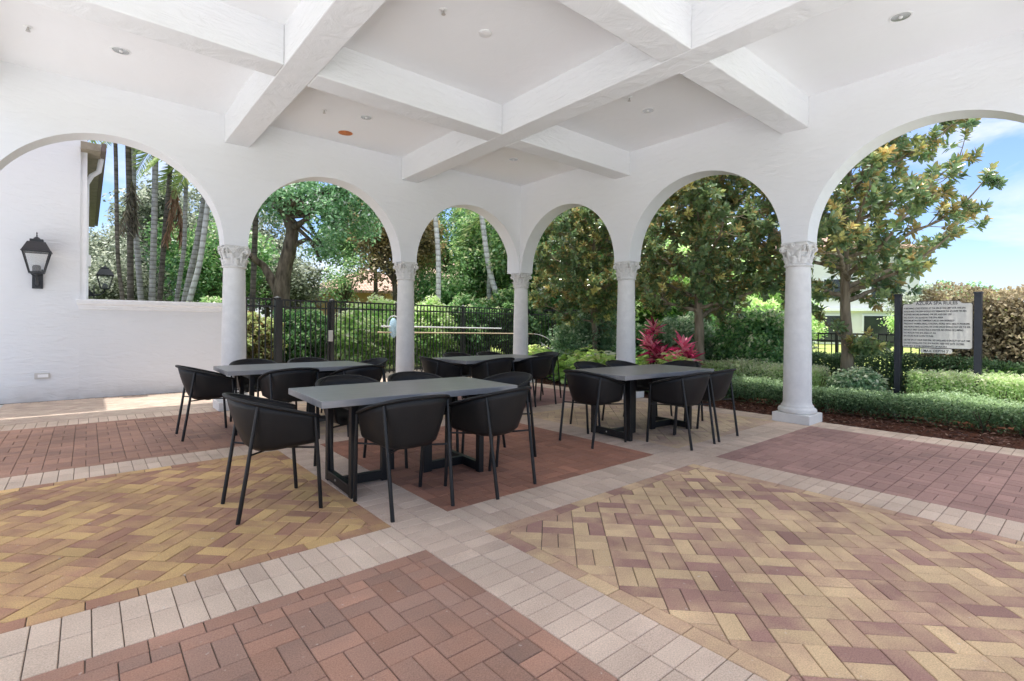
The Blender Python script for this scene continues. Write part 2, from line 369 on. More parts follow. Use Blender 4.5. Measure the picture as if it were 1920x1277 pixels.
def copy_tree(o, parent=None):
    c = o.copy(); col.objects.link(c)
    if parent: c.parent = parent
    for ch in list(o.children): copy_tree(ch, c)
    return c

def struct(name, mb, mat, **k):
    return tag(mb.build(name, mat, **k), kind='structure')

# ------------------------------------------------------------------ foliage
def fast_mesh(name, verts, quads, mat, v=None, parent=None, smooth=False):
    me = bpy.data.meshes.new(name)
    nv, nf = len(verts), len(quads)
    me.vertices.add(nv); me.loops.add(nf * 4); me.polygons.add(nf)
    me.vertices.foreach_set('co', verts.astype(np.float32).ravel())
    me.loops.foreach_set('vertex_index', quads.astype(np.int32).ravel())
    me.polygons.foreach_set('loop_start', np.arange(0, nf * 4, 4, dtype=np.int32))
    me.polygons.foreach_set('loop_total', np.full(nf, 4, dtype=np.int32))
    if smooth: me.polygons.foreach_set('use_smooth', np.ones(nf, dtype=bool))
    me.update(calc_edges=True); me.validate()
    if v is not None:
        a = me.attributes.new('v', 'FLOAT', 'POINT'); a.data.foreach_set('value', v.astype(np.float32))
    me.materials.append(mat)
    o = bpy.data.objects.new(name, me); col.objects.link(o)
    if parent: o.parent = parent
    return o

def unit(a): return a / np.maximum(np.linalg.norm(a, axis=-1, keepdims=True), 1e-9)

def leaves(P, D, Nn, L, W, v, big=True, fold=0.18, droop=0.12):
    """arrays of leaf blades: base points P, axes D, upper normals Nn, lengths L, widths W, colour v"""
    N = len(P)
    D = unit(D); S = unit(np.cross(Nn, D)); Nn = np.cross(D, S)
    L = np.broadcast_to(L, N)[:, None]; W = np.broadcast_to(W, N)[:, None]
    if big:
        T = [(0, 0, 0), (0.33, 0.46, fold), (0.72, 0.36, fold * 0.6 - droop), (1.0, 0, -droop * 1.6), (0.72, -0.36, fold * 0.6 - droop), (0.33, -0.46, fold)]
        Q = [(0, 3, 2, 1), (0, 5, 4, 3)]
    else:
        T = [(0, 0, 0), (0.5, 0.5, 0.06), (1.0, 0, -0.1), (0.5, -0.5, 0.06)]
        Q = [(0, 3, 2, 1)]
    k = len(T)
    V = np.stack([P + D * (u * L) + S * (s * W) + Nn * (w * L * 0.6) for u, s, w in T], 1).reshape(-1, 3)
    base = (np.arange(N) * k)[:, None, None]
    Qs = (base + np.array(Q)[None]).reshape(-1, 4)
    return V, Qs, np.repeat(v, k)

def pack(lst):
    V = []; Q = []; A = []; o = 0
    for v, q, a in lst:
        V.append(v); Q.append(q + o); A.append(a); o += len(v)
    return np.concatenate(V), np.concatenate(Q), np.concatenate(A)

def rdir(n):
    return unit(rng.normal(size=(n, 3)))

def clump_cloud(clumps, per, size, leafL, leafW, up=0.6, big=False, vbase=0.45, vs=0.31, flat=0.75):
    """leaves scattered over the outside of many small clumps: clumps = (K,3) centres, size = radii (K)"""
    K = len(clumps); n = K * per
    size = np.broadcast_to(size, K)
    d = rdir(n); rad = rng.uniform(0.35, 1.0, n) ** 0.6
    off = d * (np.repeat(size, per) * rad)[:, None]; off[:, 2] *= flat
    P = np.repeat(clumps, per, 0) + off
    Nn = unit(d * 0.7 + rdir(n) * 0.6 + np.array([0, 0, up]))
    D = unit(np.cross(Nn, rdir(n)) + d * 0.25)
    cv = np.repeat(rng.normal(0, 0.10, K), per)
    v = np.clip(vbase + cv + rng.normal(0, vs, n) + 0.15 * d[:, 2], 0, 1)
    L = leafL * rng.uniform(0.65, 1.25, n)
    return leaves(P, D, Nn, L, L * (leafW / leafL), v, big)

def ellipsoid_clumps(c, r, K, shell=0.55, low=-1.0):
    out = []
    while len(out) < K:
        d = rdir(1)[0]
        if d[2] < low: continue
        t = rng.uniform(shell, 1.0)
        out.append([c[0] + d[0] * r[0] * t, c[1] + d[1] * r[1] * t, c[2] + d[2] * r[2] * t])
    return np.array(out)

def shrub(name, c, r, mat, K=120, per=45, leaf=0.055, label='', cat='shrub', vbase=0.45, group=None, big=False, stems=True, dead=False):
    """round bush standing on the ground at c (x, y), radii r"""
    root = empty(name, (c[0], c[1], 0)); tag(root, label, cat, group)
    cl = ellipsoid_clumps((0, 0, r[2] * 0.98), (r[0] * 0.9, r[1] * 0.9, r[2] * 0.9), K, 0.6, -0.95)
    cl[:, 2] = np.maximum(cl[:, 2], 0.12)
    sz = rng.uniform(0.14, 0.24, K) * (min(r) / 0.8) ** 0.5
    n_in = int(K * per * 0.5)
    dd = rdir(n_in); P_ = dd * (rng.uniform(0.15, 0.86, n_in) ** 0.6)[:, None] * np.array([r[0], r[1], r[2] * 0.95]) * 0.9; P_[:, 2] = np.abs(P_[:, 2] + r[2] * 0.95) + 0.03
    inner = leaves(P_, rdir(n_in), rdir(n_in), leaf * 1.9, leaf * 1.1, np.clip(rng.normal(0.2, 0.12, n_in), 0, 1), False)  # inner leaves coloured dark to paint the shade inside the bush
    V, Q, A = clump_cloud(cl, int(per * 1.25), sz, leaf * 1.7, leaf * 0.95, vbase=vbase, big=big)
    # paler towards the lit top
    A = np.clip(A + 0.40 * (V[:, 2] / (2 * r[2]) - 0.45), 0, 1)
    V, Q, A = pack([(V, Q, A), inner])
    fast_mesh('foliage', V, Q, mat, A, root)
    mb = MB()
    for k in range(9):
        a = k * 2.4; q = rng.uniform(0.3, 0.75)
        mb.tube([(0.06 * math.cos(a), 0.06 * math.sin(a), -0.05), (r[0] * q * 0.5 * math.cos(a), r[1] * q * 0.5 * math.sin(a), r[2] * 0.7), (r[0] * q * math.cos(a), r[1] * q * math.sin(a), r[2] * 1.4)], [0.022, 0.015, 0.006], 6)
    mb.build('stem', M['b_oak'], root, smooth=True)
    return root

def hedge(name, x0, x1, y0, y1, h, mat, dens=900, leaf=0.045, label='', wob=0.05, vbase=0.42, top=0.25, cat='hedge', shape=None):
    """clipped hedge: leaves over the faces of a wobbly box"""
    root = empty(name, ((x0 + x1) / 2, (y0 + y1) / 2, 0)); tag(root, label, cat)
    lx, ly = (x1 - x0) / 2, (y1 - y0) / 2
    parts = []
    def surf(n, f):
        a, b = rng.uniform(-1, 1, n), rng.uniform(-1, 1, n)
        return f(a, b)
    faces = [
        (lx * ly * 4, lambda a, b: (np.stack([a * lx, b * ly, np.full_like(a, h)], 1), np.array([0, 0, 1.0]))),
        (ly * 2 * h, lambda a, b: (np.stack([np.full_like(a, -lx), b * ly, (a + 1) / 2 * h], 1), np.array([-1.0, 0, 0]))),
        (ly * 2 * h, lambda a, b: (np.stack([np.full_like(a, lx), b * ly, (a + 1) / 2 * h], 1), np.array([1.0, 0, 0]))),
        (lx * 2 * h, lambda a, b: (np.stack([a * lx, np.full_like(a, -ly), (b + 1) / 2 * h], 1), np.array([0, -1.0, 0]))),
        (lx * 2 * h, lambda a, b: (np.stack([a * lx, np.full_like(a, ly), (b + 1) / 2 * h], 1), np.array([0, 1.0, 0]))),
    ]
    for area, f in faces:
        n = int(area * dens * 1.7)
        a, b = rng.uniform(-1, 1, n), rng.uniform(-1, 1, n)
        P, nn = f(a, b)
        P = P.copy()
        ph = np.sin(P[:, 0] * 2.3 + 1) * np.cos(P[:, 1] * 1.9) + 0.6 * np.sin(P[:, 1] * 5.1 + P[:, 0] * 3)
        P += nn * (ph * wob + rng.normal(0, 0.022, n) - np.abs(rng.normal(0, 0.05, n)))[:, None]
        # round the shoulders
        q = np.clip((P[:, 2] / h - 0.8) / 0.2, 0, 1)
        P[:, 0] *= 1 - 0.12 * q * (0.3 / max(lx, 0.3)); 
        thin = np.clip(P[:, 2] / h * 2.2, 0.25, 1)
        keep = rng.uniform(0, 1, n) < thin
        P = P[keep]; n = len(P)
        Nn = unit(nn * 0.8 + rdir(n) * 0.7 + np.array([0, 0, 0.45]))
        D = unit(np.cross(Nn, rdir(n)) + nn * 0.4 + np.array([0, 0, 0.25]))
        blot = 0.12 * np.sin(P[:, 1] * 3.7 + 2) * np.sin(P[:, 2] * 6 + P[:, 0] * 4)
        v = np.clip(vbase + blot + rng.normal(0, 0.18, n) + top * (P[:, 2] / h - 0.6), 0, 1)  # top: sunlit crown and shaded front put into the leaf colour
        L = leaf * rng.uniform(0.6, 1.3, n)
        parts.append(leaves(P, D, Nn, L, L * 0.5, v, False))
    V, Q, A = pack(parts)
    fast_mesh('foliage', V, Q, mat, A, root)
    # twiggy heart that stops the light
    mb = MB(); nb = max(6, int((ly + lx) * 2 * 4))
    mb.tube([(0, -ly * 0.97, -0.04), (0, ly * 0.97, -0.04)], 0.03, 6)
    for k in range(nb):
        bx, by = rng.uniform(-lx, lx) * 0.8, rng.uniform(-ly, ly) * 0.97
        for j in range(4):
            a = rng.uniform(0, 6.28)
            mb.tube([(0, by, -0.04), (bx, by, 0.02), (bx + 0.08 * math.cos(a), by + 0.08 * math.sin(a), h * 0.40), (bx + 0.13 * math.cos(a), by + 0.13 * math.sin(a), h * 0.72)], [0.014, 0.011, 0.008, 0.004], 5)
    mb.build('stem', M['b_oak'], root, smooth=True)
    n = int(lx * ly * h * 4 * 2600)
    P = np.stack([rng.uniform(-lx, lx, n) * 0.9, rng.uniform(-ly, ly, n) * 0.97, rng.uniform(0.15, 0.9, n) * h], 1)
    V, Q, A = leaves(P, rdir(n), rdir(n), leaf * 1.5, leaf * 0.8, np.clip(rng.normal(0.16, 0.1, n), 0, 1), False)  # dark leaf colour stands in for the shade inside the hedge
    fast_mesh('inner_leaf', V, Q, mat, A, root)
    return root

def limb(mb, pts, r0, r1, n=8, wig=0.0):
    """tapered branch through pts with subdivided, slightly crooked course"""
    pts = [Vector(p) for p in pts]; out = []
    for i in range(len(pts) - 1):
        p0 = pts[max(i - 1, 0)]; p1 = pts[i]; p2 = pts[i + 1]; p3 = pts[min(i + 2, len(pts) - 1)]
        for k in range(4):
            t = k / 4
            q = 0.5 * ((2 * p1) + (p2 - p0) * t + (2 * p0 - 5 * p1 + 4 * p2 - p3) * t * t + (3 * p1 - p0 - 3 * p2 + p3) * t ** 3)
            if wig and (i or k): q += Vector(rng.normal(0, wig, 3))
            out.append(q)
    out.append(pts[-1])
    m = len(out)
    mb.tube(out, [r0 + (r1 - r0) * (i / (m - 1)) ** 0.8 for i in range(m)], n)
    return out

def magnolia(base, H, R0, zlow, nbranch, label, trunk_r=0.115, bias=None, fork=None, low_spray=False, seed=1, dens=1.0):
    """southern magnolia: whorls of stiff leaves at the ends of ascending boughs"""
    global rng
    keep = rng; rng = np.random.default_rng(seed)
    root = empty('magnolia_tree', (base[0], base[1], 0)); tag(root, label, 'tree', 'magnolias in the mulch bed')
    mb = MB()
    tp = [(0, 0, -0.1), (0.02, 0.02, H * 0.2), (-0.03, 0.05, H * 0.45), (0.05, 0, H * 0.72), (0.0, 0.04, H * 0.97)]
    tr = limb(mb, tp, trunk_r, 0.02, 10, 0.008)
    tips = []
    for k in range(nbranch):
        t = (k + 0.5) / nbranch
        z = zlow + (H - zlow) * t * 0.93
        a = k * 2.39996 + rng.uniform(-0.35, 0.35)
        prof = math.sin(math.pi * min(1, 0.22 + 0.78 * (1 - t) ** 0.75)) ** 0.6 if t < 0.999 else 0.2
        rr = R0 * max(0.22, (1.0 - t) ** 0.55 * (0.75 + 0.25 * math.sin(t * 3))) * rng.uniform(0.75, 1.12)
        if bias is not None:
            rr *= 1 + bias[1] * math.cos(a - bias[0])
        rise = rng.uniform(0.35, 0.75) * rr
        dv = Vector((math.cos(a), math.sin(a), 0))
        p0 = Vector((0, 0, z - 0.35 * rise)) if z - 0.35 * rise > zlow * 0.8 else Vector((0, 0, zlow * 0.85))
        sd = Vector((-dv.y, dv.x, 0))
        bend = rng.uniform(-0.25, 0.25) * rr
        p1 = p0 + dv * rr * 0.4 + sd * bend * 0.5 + Vector((0, 0, rise * 0.25))
        p2 = p0 + dv * rr * 0.75 + sd * bend + Vector((0, 0, rise * 0.55))
        p3 = p0 + dv * rr + sd * bend * 0.8 + Vector((0, 0, rise))
        r0 = max(0.014, trunk_r * 0.42 * (1 - t * 0.7))
        course = limb(mb, [p0, p1, p2, p3], r0, 0.008, 6, 0.012)
        tips.append((p3, (p3 - p2).normalized()))
        ns = int((11 + rr * 10) * dens)
        for j in range(ns):
            u = rng.uniform(0.16, 1.0); q = course[min(len(course) - 1, int(u * (len(course) - 1)))]
            aa = rng.uniform(0, 6.28)
            sl = rng.uniform(0.2, 0.62) * (0.5 + 0.5 * rr / R0)
            dd = (dv * rng.uniform(0.1, 0.8) + sd * rng.uniform(-1, 1) + Vector((0, 0, rng.uniform(-0.25, 0.9)))).normalized()
            e = q + dd * sl
            mid = q + dd * sl * 0.55 + Vector((0, 0, -0.03))
            mb.tube([q, mid, e], [0.008, 0.006, 0.004], 5)
            tips.append((e, (dd + Vector((0, 0, 0.5))).normalized()))
            if rng.uniform() < 0.75:
                d2 = (dd + Vector(rng.normal(0, 0.7, 3))).normalized()
                e2 = mid + d2 * sl * 0.6; mb.tube([mid, e2], [0.005, 0.003], 4)
                tips.append((e2, (d2 + Vector((0, 0, 0.5))).normalized()))
    if low_spray:
        for (px, py, pz, tx, ty, tz) in low_spray:
            c = limb(mb, [(0, 0, pz), (tx * 0.5, ty * 0.5, (pz + tz) / 2 - 0.05), (tx, ty, tz)], 0.022, 0.006, 6, 0.01)
            for j in range(int(px)):
                q = c[rng.integers(len(c) // 3, len(c))]; dd = Vector(rng.normal(0, 1, 3)); dd.z = abs(dd.z) * 0.6 - 0.1; dd.normalize()
                e = q + dd * rng.uniform(0.1, 0.3) * py
                mb.tube([q, e], [0.006, 0.003], 4); tips.append((e, (dd + Vector((0, 0, 0.4))).normalized()))
    mb.build('trunk', M['b_mag'], root, smooth=True, angle=80)
    tip_p = np.array([t[0] for t in tips]); tip_d = np.array([t[1] for t in tips])
    per = 19
    n = len(tips) * per
    P = np.repeat(tip_p, per, 0); A_ = np.repeat(tip_d, per, 0)
    k = np.tile(np.arange(per), len(tips))
    ang = k * 2.39996 + np.repeat(rng.uniform(0, 6.28, len(tips)), per)
    ref = np.where(np.abs(A_[:, 2:3]) < 0.9, np.array([[0, 0, 1.0]]), np.array([[1.0, 0, 0]]))
    e1 = unit(np.cross(A_, ref)); e2 = np.cross(A_, e1)
    rad = e1 * np.cos(ang)[:, None] + e2 * np.sin(ang)[:, None]
    open_ = 0.35 + 1.05 * (1 - k / per)             # outer leaves spread flat, the inner ones stand up
    D = unit(rad * np.sin(open_)[:, None] + A_ * np.cos(open_)[:, None] + rng.normal(0, 0.26, (n, 3)) + np.array([0, 0, -0.16]))
    Nn = unit(A_ * np.sin(open_)[:, None] - rad * np.cos(open_)[:, None] + rng.normal(0, 0.15, (n, 3)))
    P = P - A_ * ((1 - k / per) * 0.13)[:, None] + rad * 0.008
    L = rng.uniform(0.078, 0.142, n)
    tv = np.repeat(rng.normal(0.40, 0.13, len(tips)) + 0.55 * (rng.uniform(0, 1, len(tips)) < 0.07), per)
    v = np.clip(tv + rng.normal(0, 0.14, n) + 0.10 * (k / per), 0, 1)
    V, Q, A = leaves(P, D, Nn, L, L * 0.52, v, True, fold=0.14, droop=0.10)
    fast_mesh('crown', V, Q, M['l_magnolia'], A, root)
    rng = keep
    return root

def crown_tree(name, base, trunk_pts, tr0, tr1, centres, K, per, leaf, mat, bmat, label, sz=(0.35, 0.7), extra_limbs=(), group=None, vbase=0.45, big=False, cat='tree'):
    """tree with a crown of leaf clumps around several centres (cx, cy, cz, rx, ry, rz), relative to base"""
    root = empty(name, (base[0], base[1], 0)); tag(root, label, cat, group)
    mb = MB()
    limb(mb, trunk_pts, tr0, tr1, 10, 0.01)
    for pts, a, b_ in extra_limbs: limb(mb, pts, a, b_, 8, 0.012)
    parts = []
    top = Vector(trunk_pts[-1])
    for c in centres:
        k = max(4, int(K * (c[3] * c[4] * c[5]) ** (1 / 3)))
        cl = ellipsoid_clumps(c[:3], c[3:], k, 0.3)
        for q in cl[:: max(1, k // 4)]:
            mid = (top + Vector(q)) / 2 + Vector(rng.normal(0, 0.2, 3)) + Vector((0, 0, 0.25))
            mb.tube([top + Vector(rng.normal(0, 0.03, 3)), mid, q], [tr1 * 0.55, tr1 * 0.32, 0.012], 6)
        parts.append(clump_cloud(cl, int(per * 1.25), rng.uniform(sz[0], sz[1], k), leaf * 1.35, leaf * 0.74, vbase=vbase, big=big))
    mb.build('trunk', bmat, root, smooth=True, angle=80)
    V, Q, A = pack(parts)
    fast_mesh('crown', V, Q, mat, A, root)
    return root

def frond(P0, az, length, rise, droop, nleaf=44, leafL=0.45, leafW=0.035, hang=0.5, vmean=0.5):
    """pinnate palm frond: returns leaf arrays and the midrib points"""
    t = np.linspace(0, 1, 14)
    x = length * (t - 0.18 * t ** 3 * droop); z = rise * length * (t - 0.2 * t ** 2) - droop * length * 0.62 * t ** 2.2
    ca, sa = math.cos(az), math.sin(az)
    mid = np.stack([P0[0] + x * ca, P0[1] + x * sa, P0[2] + z], 1)
    u = np.repeat(np.linspace(0.12, 1.0, nleaf), 2); side = np.tile([1.0, -1.0], nleaf)
    f = u * 13; i0 = np.minimum(f.astype(int), 12); fr = (f - i0)[:, None]
    P = mid[i0] * (1 - fr) + mid[i0 + 1] * fr
    T = unit(mid[i0 + 1] - mid[i0])
    S = unit(np.cross(T, np.array([0, 0, 1.0]))) * side[:, None]
    D = unit(S * 0.9 + T * 0.55 + np.array([0, 0, -hang]) + rng.normal(0, 0.09, (len(u), 3)))
    Nn = unit(np.cross(D, T) * side[:, None] * -1 + rng.normal(0, 0.2, (len(u), 3)))
    L = leafL * np.sin(np.pi * np.clip(u * 0.86 + 0.12, 0, 1)) ** 0.7 * rng.uniform(0.85, 1.1, len(u))
    v = np.clip(rng.normal(vmean, 0.2, len(u)), 0, 1)
    return leaves(P, D, Nn, L, np.full(len(u), leafW), v, True, fold=0.05, droop=0.22), mid

def palm(px, d, r, bmat, label, fronds=9, flen=2.2, dead=None, mat='l_palm', group='palms beyond the low wall', fr_len=0.5, crown=True):
    """palm whose trunk passes through the photo points px = [(x, y), ...] from foot to head at distance d"""
    pts = [at(x, y, d) for x, y in px]
    foot = pts[0].copy(); dirn = (pts[1] - pts[0]).normalized()
    ground = foot - dirn * (foot.z / max(dirn.z, 0.3))
    root = empty('palm_tree', (ground.x, ground.y, 0)); tag(root, label, 'palm', group)
    o = Vector((ground.x, ground.y, 0))
    path = [ground - o + Vector((0, 0, -0.05))] + [p - o for p in pts]
    head = path[-1]
    mb = MB(); limb(mb, path, r * 1.12, r * 0.92, 12, 0.0)
    mb.build('trunk', bmat, root, smooth=True, angle=80)
    parts = []; rib = MB()
    if crown:
        for k in range(fronds):
            a = k * 2.39996 + rng.uniform(-0.3, 0.3)
            rise = 0.95 - 1.25 * (k / fronds) + rng.uniform(-0.1, 0.1)
            lf, mid = frond(head + Vector((0, 0, 0.1)), a, flen * rng.uniform(0.85, 1.1), rise, rng.uniform(0.75, 1.1), 40, fr_len, 0.034)
            parts.append(lf); rib.tube([Vector(p) for p in mid], [0.02 - 0.0012 * i for i in range(14)], 5)
        V, Q, A = pack(parts); fast_mesh('crown', V, Q, M[mat], A, root)
        rib.build('midrib', M['b_green'], root, smooth=True)
    if dead:
        for (x, y, ln, dm, spread) in dead:
            h = at(x, y, d - 0.2) - o
            pr = []
            rb = MB()
            for q in range(4):
                a = rng.uniform(0, 6.28); t = np.linspace(0, 1, 10)
                mid = np.stack([h.x + spread * 0.3 * t * math.cos(a) + 0.06 * np.sin(t * 3), h.y + spread * 0.3 * t * math.sin(a), h.z - ln * t], 1)
                n = 70; u = rng.uniform(0.02, 0.95, n); f = u * 9; i0 = np.minimum(f.astype(int), 8); fr = (f - i0)[:, None]
                P = mid[i0] * (1 - fr) + mid[i0 + 1] * fr
                D = unit(np.stack([rng.normal(0, 0.28 * spread, n), rng.normal(0, 0.28 * spread, n), -np.ones(n)], 1))
                Nn = unit(np.cross(D, rdir(n)))
                pr.append(leaves(P, D, Nn, rng.uniform(0.25, 0.6, n) * ln * 0.45, np.full(n, 0.035), np.clip(rng.normal(0.5, 0.22, n), 0, 1), True, fold=0.1, droop=0.05))
                rb.tube([Vector(p) for p in mid], 0.012, 5)
            V, Q, A = pack(pr)
            df = fast_mesh('dead_frond', V, Q, M[dm], A, root)
            df['label'] = 'dry brown frond hanging down along the trunk'
            rb.build('midrib', M[ 'b_green'], df, smooth=True)
    return root

# ------------------------------------------------------------------ ground and paving
XB = [-4.24, -1.24, 1.79, 4.80, 7.82]        # centre lines of the pale bands
YB = [-3.15, -0.15, 2.83, 5.85, 8.86]
BW = 0.44
mb = MB(); mb.add([(-150, -150, -0.10), (150, -150, -0.10), (150, 150, -0.10), (-150, 150, -0.10)], [[0, 1, 2, 3]])
struct('ground', mb, M['soil'])
mb = MB(); mb.add([(8.02, -0.4, -0.02), (14.0, -0.4, -0.02), (14.0, 13.2, -0.02), (8.02, 13.2, -0.02)], [[0, 1, 2, 3]])
struct('mulch_bed', mb, M['mulch'])
mb = MB(); mb.add([(14.0, -30, -0.04), (60, -30, -0.04), (60, 40, -0.04), (14.0, 40, -0.04)], [[0, 1, 2, 3]])
struct('lawn', mb, M['lawn'])
mb = MB()
mb.add([(-25, -25, -0.03), (14.0, -25, -0.03), (14.0, -0.40, -0.03), (-25, -0.40, -0.03)], [[0, 1, 2, 3]])
mb.add([(-25, -0.40, -0.03), (-1.50, -0.40, -0.03), (-1.50, 11.4, -0.03), (-25, 11.4, -0.03)], [[0, 1, 2, 3]])
struct('unseen_bounce_deck', mb, M['deck'])  # unseen pale ground, added to bounce sunlight in under the roof
mb = MB(); mb.add([(-1.50, -0.40, -0.008), (8.02, -0.40, -0.008), (8.02, 13.2, -0.008), (-1.50, 13.2, -0.008)], [[0, 1, 2, 3]])
struct('paving_bed', mb, M['sand'])
mb = MB(); mb.add([(-1.48, 9.1, -0.004), (-1.02, 9.1, -0.004), (-1.02, 11.36, -0.004), (-1.48, 11.36, -0.004)], [[0, 1, 2, 3]])
struct('side_path', mb, M['walk'])

def clip(poly, x0, x1, y0, y1):
    for ax, val, sg in ((0, x0, 1), (0, x1, -1), (1, y0, 1), (1, y1, -1)):
        out = []
        for i in range(len(poly)):
            a, b = poly[i], poly[(i + 1) % len(poly)]
            da, db = (a[ax] - val) * sg, (b[ax] - val) * sg
            if da >= 0: out.append(a)
            if (da >= 0) != (db >= 0):
                t = da / (da - db); out.append((a[0] + (b[0] - a[0]) * t, a[1] + (b[1] - a[1]) * t))
        poly = out
        if len(poly) < 3: return []
    return poly

class Paving:
    def __init__(s): s.v = []; s.f = []; s.ca = []; s.cb = []; s.m = []
    def poly(s, p, ca, cb, m, gap=0.0021):
        n = len(p)
        area = 0.5 * sum(p[i][0] * p[(i + 1) % n][1] - p[(i + 1) % n][0] * p[i][1] for i in range(n))
        if area < 0: p = p[::-1]; area = -area
        if area < 0.00012: return
        cx = sum(q[0] for q in p) / n; cy = sum(q[1] for q in p) / n
        dz = random.gauss(0, 0.0007)
        def ring(inset, z):
            # offset every edge inwards
            out = []
            for i in range(n):
                a, b, c = p[i - 1], p[i], p[(i + 1) % n]
                e1 = (b[0] - a[0], b[1] - a[1]); e2 = (c[0] - b[0], c[1] - b[1])
                l1 = math.hypot(*e1) or 1e-6; l2 = math.hypot(*e2) or 1e-6
                n1 = (-e1[1] / l1, e1[0] / l1); n2 = (-e2[1] / l2, e2[0] / l2)
                k = 1 + n1[0] * n2[0] + n1[1] * n2[1]
                k = max(k, 0.35)
                out.append((b[0] + (n1[0] + n2[0]) / k * inset, b[1] + (n1[1] + n2[1]) / k * inset, z))
            return out
        o = len(s.v)
        s.v += ring(gap, -0.012) + ring(gap, -0.0028 + dz) + ring(gap + 0.0028, dz)
        for r in (0, 1):
            for i in range(n):
                s.f.append([o + r * n + i, o + r * n + (i + 1) % n, o + (r + 1) * n + (i + 1) % n, o + (r + 1) * n + i])
        s.f.append([o + 2 * n + i for i in range(n)])
        s.ca += [ca] * (3 * n); s.cb += [cb] * (3 * n); s.m += [m] * (3 * n)
    def rect(s, x0, x1, y0, y1, pal, lim=None):
        p = [(x0, y0), (x1, y0), (x1, y1), (x0, y1)]
        if lim: p = clip(p, *lim)
        if len(p) >= 3: s.poly(p, *pal())
    def build(s, name):
        me = bpy.data.meshes.new(name); me.from_pydata(s.v, [], s.f); me.update()
        for nm, dat in (('ca', s.ca), ('cb', s.cb)):
            a = me.color_attributes.new(nm, 'FLOAT_COLOR', 'POINT')
            a.data.foreach_set('color', np.array([(*c, 1) for c in dat], dtype=np.float32).ravel())
        a = me.attributes.new('v', 'FLOAT', 'POINT'); a.data.foreach_set('value', np.array(s.m, dtype=np.float32))
        me.materials.append(M['paver'])
        o = bpy.data.objects.new(name, me); col.objects.link(o); o['kind'] = 'structure'
        return o

def jit(c, k): 
    f = 1 + random.gauss(0, k); return tuple(max(0.0, v * f) for v in c)
def pal(a, b, k=0.06, lo=0.0, hi=1.0):
    a, b = s2l(a), s2l(b)
    def f():
        return jit(a, k), jit(b, k), min(1, max(0, random.uniform(lo, hi)))
    return f

P_TAN = pal((203, 182, 163), (190, 168, 150), 0.05)
P_TANL = pal((207, 187, 167), (194, 173, 154), 0.05)
P_RED_B = pal((167, 128, 108), (150, 121, 106), 0.08)
P_RED_C = pal((166, 118, 96), (150, 108, 90), 0.09)
P_RED_R = pal((166, 131, 120), (154, 121, 112), 0.07)
P_RED_L = pal((166, 128, 107), (148, 115, 99), 0.08)
P_GOLD_R = pal((206, 178, 140), (160, 124, 112), 0.06, -0.1, 1.05)
P_GOLD_L = pal((200, 166, 114), (160, 120, 98), 0.07, -0.1, 1.05)
P_GOLD_F = pal((206, 182, 148), (184, 156, 136), 0.07, -0.2, 1.0)
P_OUT = pal((196, 178, 158), (180, 160, 144), 0.06)
P_RED_F = pal((160, 124, 116), (150, 114, 106), 0.07)

U = 0.2045
def basket(pv, x0, x1, y0, y1, pal_, border=True):
    if border:
        w = 0.101
        for (yy0, yy1) in ((y0, y0 + w), (y1 - w, y1)):
            x = x0
            while x < x1 - 0.01: pv.rect(x, min(x + U, x1), yy0, yy1, pal_); x += U
        for (xx0, xx1) in ((x0, x0 + w), (x1 - w, x1)):
            y = y0 + w
            while y < y1 - w - 0.01: pv.rect(xx0, xx1, y, min(y + U, y1 - w), pal_); y += U
        x0 += w; x1 -= w; y0 += w; y1 -= w
    i = 0; x = x0
    lim = (x0, x1, y0, y1)
    while x < x1 - 0.005:
        j = 0; y = y0
        while y < y1 - 0.005:
            if (i + j) % 2:
                pv.rect(x, x + U, y, y + U / 2, pal_, lim); pv.rect(x, x + U, y + U / 2, y + U, pal_, lim)
            else:
                pv.rect(x, x + U / 2, y, y + U, pal_, lim); pv.rect(x + U / 2, x + U, y, y + U, pal_, lim)
            j += 1; y += U
        i += 1; x += U

def diagonal(pv, x0, x1, y0, y1, pal_, border=True):
    if border:
        w = 0.101
        for (yy0, yy1) in ((y0, y0 + w), (y1 - w, y1)):
            x = x0
            while x < x1 - 0.01: pv.rect(x, min(x + U, x1), yy0, yy1, pal_); x += U
        for (xx0, xx1) in ((x0, x0 + w), (x1 - w, x1)):
            y = y0 + w
            while y < y1 - w - 0.01: pv.rect(xx0, xx1, y, min(y + U, y1 - w), pal_); y += U
        x0 += w; x1 -= w; y0 += w; y1 -= w
    cx, cy = (x0 + x1) / 2, (y0 + y1) / 2
    n = int(((x1 - x0) + (y1 - y0)) / U) + 2
    c = math.sqrt(0.5)
    def rot(p): return (cx + (p[0] - p[1]) * c, cy + (p[0] + p[1]) * c)
    for i in range(-n, n):
        for j in range(-n, n):
            a, b_ = i * U, j * U
            if (i + j) % 2: rs = [(a, a + U, b_, b_ + U / 2), (a, a + U, b_ + U / 2, b_ + U)]
            else: rs = [(a, a + U / 2, b_, b_ + U), (a + U / 2, a + U, b_, b_ + U)]
            for r in rs:
                p = clip([rot((r[0], r[2])), rot((r[1], r[2])), rot((r[1], r[3])), rot((r[0], r[3]))], x0, x1, y0, y1)
                if len(p) >= 3: pv.poly(p, *pal_())

def soldier(pv, x0, x1, y0, y1, along, pal_):
    """band two pavers wide, long sides across the band"""
    s = 0.1045
    if along == 'x':
        m = (y0 + y1) / 2; x = x0
        while x < x1 - 0.005:
            e = min(x + s, x1); pv.rect(x, e, y0, m, pal_); pv.rect(x, e, m, y1, pal_); x += s
    else:
        m = (x0 + x1) / 2; y = y0
        while y < y1 - 0.005:
            e = min(y + s, y1); pv.rect(x0, m, y, e, pal_); pv.rect(m, x1, y, e, pal_); y += s

